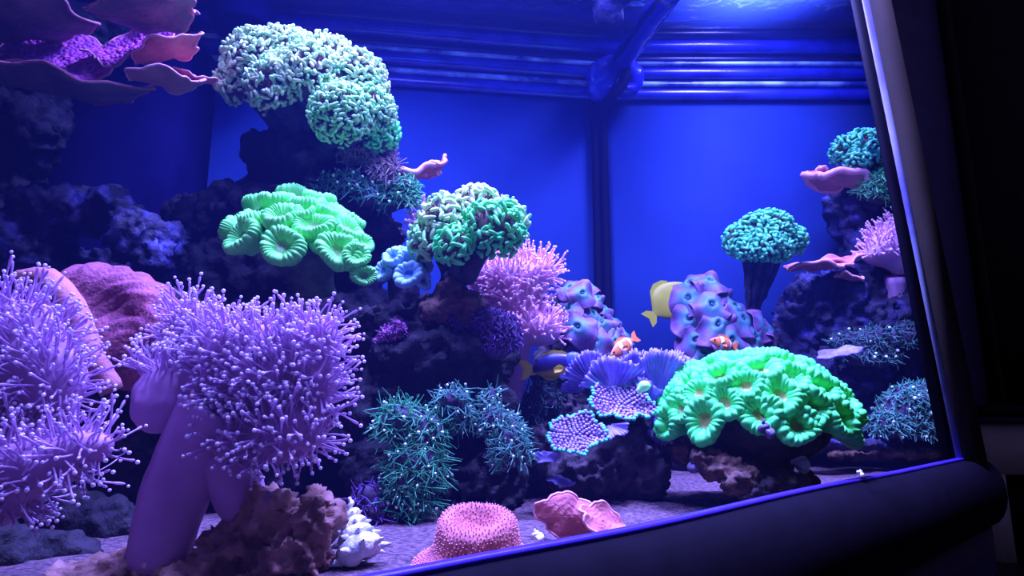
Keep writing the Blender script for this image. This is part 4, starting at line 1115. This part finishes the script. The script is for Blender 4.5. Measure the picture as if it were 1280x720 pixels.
# ------------------------------------------------------------------ beaded discs, blue fans
def beaded(label, base, px, py, y, d, s, spin, sq, seed):
    t = thing('beaded_coral', label, 'coral', base)
    V, F, (K, n, cl) = plate_geo(P(px, py, y), d, s * U(y), spin, seed, .22, .10, .10, sq=sq)
    part('disc', V, F, M['bead_base'], t)
    top = V[:K*n].reshape(K, n, 3); nn = nrm(np.array(d, float))
    pts, rim = [], []
    ring = 0
    for k in np.linspace(1.2, K - 1.9, 8):
        k0 = int(k); fr = k - k0
        row = top[k0] * (1 - fr) + top[min(k0+1, K-1)] * fr
        cnt = max(5, int(k * 3.3))
        for i in range(cnt):
            q = row[int((i + 0.5 * (ring % 2)) / cnt * n) % n]; pts.append(q + nn * 0.002)
        ring += 1
    for i in range(44): rim.append(top[K-1][int(i / 44 * n)] + nn * 0.001)
    a, f = balls(pts, 2.1 * U(y), 7); part('beads', a, f, M['bead'], t, kind='stuff')
    a, f = balls(rim, 2.7 * U(y), 7); part('rim_beads', a, f, M['bead_rim'], t, kind='stuff')
beaded('beaded lilac disc with teal rim, lower left one of two', P(725, 575, .80), 721, 546, .79, (-.12, -.80, .62), 31, 0.3, 1.0, 31)
beaded('beaded lilac disc with teal rim, upper right one behind the other', P(780, 530, .83), 776, 508, .83, (.05, -.66, .78), 35, 0.2, 1.05, 32)
def fan_geo(px, py, y, top, d, s, seed, nu=60, spread=75):
    """ribbed, ruffled half fan rising from a foot"""
    r = random.Random(seed); ph = r.uniform(0, 6.28)
    x = nrm(np.cross(nrm(np.array(top, float)), nrm(np.array(d, float)))); upv = nrm(np.array(top, float)); fw = nrm(np.cross(x, upv))
    rad = np.linspace(0.1, 1, 12); A = np.radians(np.linspace(-spread, spread, nu))
    fr_ = [r.random() for _ in range(nu)]
    G = []
    for side in (1, -1):
        for rr in rad:
            for i, a in enumerate(A):
                out = (1 + 0.06 * math.sin(5*a + ph)) * (1 if rr < 0.98 else 1 + 0.12 * fr_[i])
                z = 0.14 * rr**1.5 * math.sin(4.5*a + ph) + 0.06 * rr * rr * math.sin(11*a + ph) + 0.06 * math.sin(i * 1.57) * rr - 0.25 * rr**2 * math.cos(a)
                G.append(rr*out*math.sin(a)*x + rr*out*math.cos(a)*upv + (z + side * 0.018) * -fw)
    V = np.array(G) * s * U(y) + P(px, py, y)
    K, n = len(rad), nu; F = []
    for k in range(K-1):
        for i in range(n-1):
            F.append([k*n+i, k*n+i+1, (k+1)*n+i+1, (k+1)*n+i]); o = K*n
            F.append([o+k*n+i, o+(k+1)*n+i, o+(k+1)*n+i+1, o+k*n+i+1])
    for i in range(n-1):
        k = (K-1)*n; F.append([k+i, k+i+1, K*n+k+i+1, K*n+k+i])
    return V, np.array(F)
ft = thing('fan_coral', 'ruffled translucent blue fans above the beaded discs', 'coral', P(780, 510, .88))
for k, (px, py, y, top, d, s, sp) in enumerate([(742,482,.86,(-.3,-.1,1),(0,-1,.1),40,60), (768,494,.85,(-.1,-.1,1),(0,-1,.2),44,70), (790,490,.88,(.0,-.1,1),(.2,-1,0),46,40), (822,500,.86,(.15,-.1,1),(.3,-1,0),56,36), (805,512,.86,(.4,-.4,.8),(.1,-1,.2),38,70), (828,520,.92,(.5,0,.8),(.4,-1,0),36,50), (728,490,.90,(-.6,-.2,.8),(-.2,-1,0),24,60), (800,486,.90,(-.1,0,1),(.1,-1,0),40,30), (836,496,.90,(.35,0,1),(.3,-1,0),50,26)]):
    V, F = fan_geo(px, py, y, top, d, s, 80 + k, spread=sp)
    part('fan', V, F, M['fan'], ft)
f2 = thing('fan_coral', 'small drooping blue fan tuft just right of the lower beaded disc', 'coral', P(768, 540, .79))
V, F = fan_geo(762, 530, .79, (.3, -.5, -.8), (0, -1, .3), 22, 95, spread=70); part('fan', V, F, M['fan'], f2)
f3 = thing('fan_coral', 'bluish fan frond hanging down beside the left of the green dome', 'coral', P(820, 540, .84))
V, F = fan_geo(828, 505, .84, (-.25, -.2, -1), (0, -1, 0), 44, 96, spread=22); part('fan', V, F, M['fan'], f3)
tag(part('pale_sponge', *fuse([E(806,482,.82,9,7,7), E(799,488,.82,5,5,5)], .003, 3, .001, 60, 4), M['ham_tip_pale']), 'pale green sponge lump among the blue fans', 'sponge')

# ------------------------------------------------------------------ fish
def fish_mat(name, fn):
    """fn(N, L, tc) -> colour socket"""
    m = bpy.data.materials.new(name); m.use_nodes = True
    nt = m.node_tree; b = nt.nodes['Principled BSDF']; b.inputs['Roughness'].default_value = 0.4
    tc = nt.nodes.new('ShaderNodeTexCoord'); sx = nt.nodes.new('ShaderNodeSeparateXYZ'); nt.links.new(tc.outputs['Object'], sx.inputs[0])
    fn(nt, sx, b); return m
def ramp(nt, src, stops, lo, hi, b):
    mr = nt.nodes.new('ShaderNodeMapRange'); mr.inputs[1].default_value = lo; mr.inputs[2].default_value = hi
    nt.links.new(src, mr.inputs[0])
    r = nt.nodes.new('ShaderNodeValToRGB'); r.color_ramp.interpolation = 'LINEAR'
    while len(r.color_ramp.elements) > 1: r.color_ramp.elements.remove(r.color_ramp.elements[-1])
    r.color_ramp.elements[0].position = stops[0][0]; r.color_ramp.elements[0].color = (*stops[0][1], 1)
    for p_, c in stops[1:]:
        e = r.color_ramp.elements.new(p_); e.color = (*c, 1)
    nt.links.new(mr.outputs[0], r.inputs[0]); nt.links.new(r.outputs[0], b.inputs['Base Color'])
OR, WH, BK = (0.75, 0.22, 0.05), (0.8, 0.8, 0.85), (0.02, 0.015, 0.03)
M['clown'] = fish_mat('clown_skin', lambda nt, s, b: ramp(nt, s.outputs[0], [(0, OR), (.16, OR), (.17, BK), (.19, WH), (.27, WH), (.28, BK), (.30, OR), (.48, OR), (.49, BK), (.51, WH), (.63, WH), (.64, BK), (.66, OR), (1, OR)], -0.5, 0.5, b))
M['gramma'] = fish_mat('gramma_skin', lambda nt, s, b: ramp(nt, s.outputs[2], [(0, (.34, .28, .02)), (.30, (.40, .32, .03)), (.40, (.02, .012, .07)), (.7, (.015, .012, .12)), (1, (.02, .03, .3))], -0.25, 0.25, b))
M['tang'] = mat('tang_skin', (0.30, 0.30, 0.010), (0.38, 0.38, 0.018), 3, rough=0.5)
M['fin_orange'] = mat('orange_fin', OR, rough=0.5); M['fin_yellow'] = mat('yellow_fin', (.62, .52, .05), rough=0.5, translucent=0.3)
M['eye'] = mat('fish_eye', (0.01, 0.01, 0.02), rough=0.1, spec=0.8)
M['gramma_head'] = mat('gramma_blue', (0.03, 0.06, 0.55), (0.05, 0.10, 0.7), 5, rough=0.4)
def fish(name, label, c, length, fwd, up, m, fin, h=0.36, wdt=0.16, tall_fin=0.14, head=None):
    """body along +x (head at +0.5) in its own space"""
    t = thing(name, label, 'fish', c)
    f = nrm(np.array(fwd, float)); u_ = np.array(up, float); u_ = nrm(u_ - f * np.dot(u_, f)); s = np.cross(u_, f)
    R = np.eye(4); R[:3, 0] = f * length; R[:3, 1] = s * length; R[:3, 2] = u_ * length; R[:3, 3] = c
    xs = np.linspace(-0.42, 0.5, 22); V = []; n = 16
    for x in xs:
        q = (x + 0.42) / 0.92
        prof = max(0.02, (math.sin(math.pi * min(1, q ** 0.8)) ** 0.75) * 1.0) if q < 1 else 0.02
        prof = max(prof, 0.22 * (1 - q) if q < 0.4 else 0.02)
        for i in range(n):
            a = i / n * 2 * math.pi
            V.append([x, math.cos(a) * wdt / 2 * prof, math.sin(a) * h / 2 * prof])
    K = len(xs)
    F = [[k*n+i, k*n+(i+1) % n, (k+1)*n+(i+1) % n, (k+1)*n+i] for k in range(K-1) for i in range(n)]
    F.append(None); F = F[:-1]
    body = linked('body', make_mesh('body', V, np.array(F), M[m]), R, t)
    def sheet(pts, nm, mm, th=0.012):
        pts = np.array(pts, float); k = len(pts)
        Vv = np.vstack([np.c_[pts[:, 0], np.full(k, th), pts[:, 1]], np.c_[pts[:, 0], np.full(k, -th), pts[:, 1]]])
        mb = MB(); mb.add(Vv, np.array([[i, (i+1) % k, k + (i+1) % k, k + i] for i in range(k)]))
        cc = Vv[:k].mean(0), Vv[k:].mean(0)
        mb.add(np.vstack([Vv[:k], cc[0]]), np.array([[i, (i+1) % k, k] for i in range(k)]))
        mb.add(np.vstack([Vv[k:], cc[1]]), np.array([[(i+1) % k, i, k] for i in range(k)]))
        a, b_ = mb.get()
        return linked(nm, make_mesh(nm, a, b_, M[mm], False), R, t)
    sheet([(-.40, .03), (-.52, .15), (-.64, .17), (-.60, .05), (-.58, 0), (-.60, -.05), (-.64, -.17), (-.52, -.15), (-.40, -.03)], 'tail_fin', fin)
    tf = tall_fin
    sheet([(.22, h*.42), (.12, h*.46+tf*.7), (-.05, h*.48+tf), (-.2, h*.40+tf*.9), (-.32, h*.2+tf*.6), (-.3, h*.2), (-.1, h*.42)], 'dorsal_fin', fin)
    sheet([(.02, -h*.44), (-.08, -h*.46-tf*.8), (-.22, -h*.38-tf*.9), (-.32, -h*.18-tf*.5), (-.28, -h*.2)], 'anal_fin', fin)
    for sg in (1, -1):
        V = ICO[2][0] * 0.032 + np.array([0.36, sg * wdt * 0.33, h * 0.10])
        linked('eye', make_mesh('eye', V, ICO[2][1], M['eye']), R, t)
        pf = [(.14, 0), (.05, .06), (-.06, .02), (-.05, -.07), (.06, -.06)]
        Vv = [[a, sg * (wdt * .48 + (0.14 - a) * .25 + e), b_ - h * .1] for e in (0, .012) for a, b_ in pf]
        k = 5
        Fp = [[i, (i+1) % k, k+(i+1) % k, k+i] for i in range(k)]
        linked('pectoral_fin', make_mesh('pectoral_fin', Vv, [np.array(Fp), np.array([[0,1,2],[0,2,3],[0,3,4],[5,7,6],[5,8,7],[5,9,8]])], M[fin], False), R, t)
    if head:
        V = ICO[3][0] * np.array([0.19, wdt * 0.49, h * 0.40]) + np.array([0.285, 0, h * 0.06])
        linked('head', make_mesh('head', V, ICO[3][1], M[head]), R, t)
    return t
fish('clownfish', 'orange white-banded clownfish nestled by the left mushroom colony', P(778, 434, .90), 44 * U(.90), (-.75, -.35, -.55), (-.4, 0, 1), 'clown', 'fin_orange', .42, .2, .08)
fish('clownfish', 'reflected banded clownfish, built solid, half hidden just above the green dome', P(903, 429, 1.10), 40 * U(1.10), (-.9, -.4, .15), (0, 0, 1), 'clown', 'fin_orange', .42, .2, .08)  # mirror image of the other clownfish, modelled as a second fish
fish('tang', 'blurry reflected yellow tang, built solid, beside the right mushroom colony', P(838, 375, 1.30), 66 * U(1.30), (.65, .1, .55), (-.5, 0, .8), 'tang', 'tang', .72, .16, .10)  # reflection of a tang modelled as a solid fish
fish('basslet', 'dark blue fish with yellow belly under the pink leather coral', P(696, 457, .86), 72 * U(.86), (1, -.1, .12), (0, -.1, 1), 'gramma', 'fin_yellow', .44, .2, .06, 'gramma_head')

# ------------------------------------------------------------------ shells and snails
def spiral_shell(name, label, base, apex, r0, turns, m, spikes=0, growth=2.2, cat='shell'):
    t = thing(name, label, cat, base)
    base = np.array(base); apex = np.array(apex); ax = nrm(apex - base); x, y, z = frames(ax[None]); x, y = x[0], y[0]
    H = np.linalg.norm(apex - base); n = int(turns * 22)
    mb = MB(); pts = []; rad = []
    for i in range(n + 1):
        q = i / n; a = q * turns * 2 * math.pi
        rr = r0 * (1 - q) ** 1.15 + r0 * 0.02
        pts.append(base + ax * (H * (0.12 + 0.86 * q ** 0.85)) + (x * math.cos(a) + y * math.sin(a)) * rr * 0.55); rad.append(rr * 0.55 + H * 0.012)
    V, Fq = path_tube(pts, rad, 12, 2, noise=r0 * 0.03)
    part('whorls', V, Fq, M[m], t)
    if spikes:
        p, d = [], []
        for i in range(spikes):
            q = (i / spikes) * 0.75; a = q * turns * 2 * math.pi
            rr = r0 * (1 - q) ** 1.15
            dd = nrm((x * math.cos(a) + y * math.sin(a)) + ax * -0.15)
            p.append(base + ax * (H * (0.12 + 0.86 * q ** 0.85)) + dd * rr * 0.9); d.append(dd)
        p, d = np.array(p), np.array(d)
        for k in range(len(p)):
            L = r0 * 0.75 * (1 - 0.75 * k / len(p))
            V, Fq = tubes(p[k:k+1], d[k:k+1], [L], [L * 0.34], [0, .3, .7, 1], [1.1, .8, .5, .15], 7)
            part('spike', V, Fq, M[m], t)
    return t
spiral_shell('spiny_shell', 'pale spiny cone shell standing on the sand beside the brown rock', P(452, 706, .50), P(437, 620, .53), 26 * U(.5), 5.0, 'shell_white', 34)
spiral_shell('snail', 'small grey striped snail on the sand left of the green dome', P(874, 592, .78), P(866, 568, .77), 14 * U(.78), 2.6, 'shell_dark', 0, cat='snail')
spiral_shell('snail', 'white curled snail shell on the right side of the dark stalk', P(996, 588, .80), P(988, 548, .79), 15 * U(.8), 3.0, 'shell_white', 6, cat='snail')
spiral_shell('snail', 'tiny pale snail under the rim of the green dome', P(957, 546, .72), P(955, 522, .72), 11 * U(.72), 2.4, 'shell_dark', 0, cat='snail')
spiral_shell('snail', 'round black snail on the sand right of the dark stalk', P(1008, 606, .80), P(1010, 582, .80), 15 * U(.8), 2.2, 'black', 0, cat='snail')
spiral_shell('snail', 'tiny white snail alone on the sand near the right rail', P(1074, 594, 1.02), P(1076, 586, 1.02), 5 * U(1.02), 2.2, 'shell_white', 0, cat='snail')
spiral_shell('snail', 'small pale shell between the orange cup and the folded plate', P(672, 676, .56), P(668, 660, .56), 9 * U(.56), 2.4, 'shell_white', 0, cat='snail')
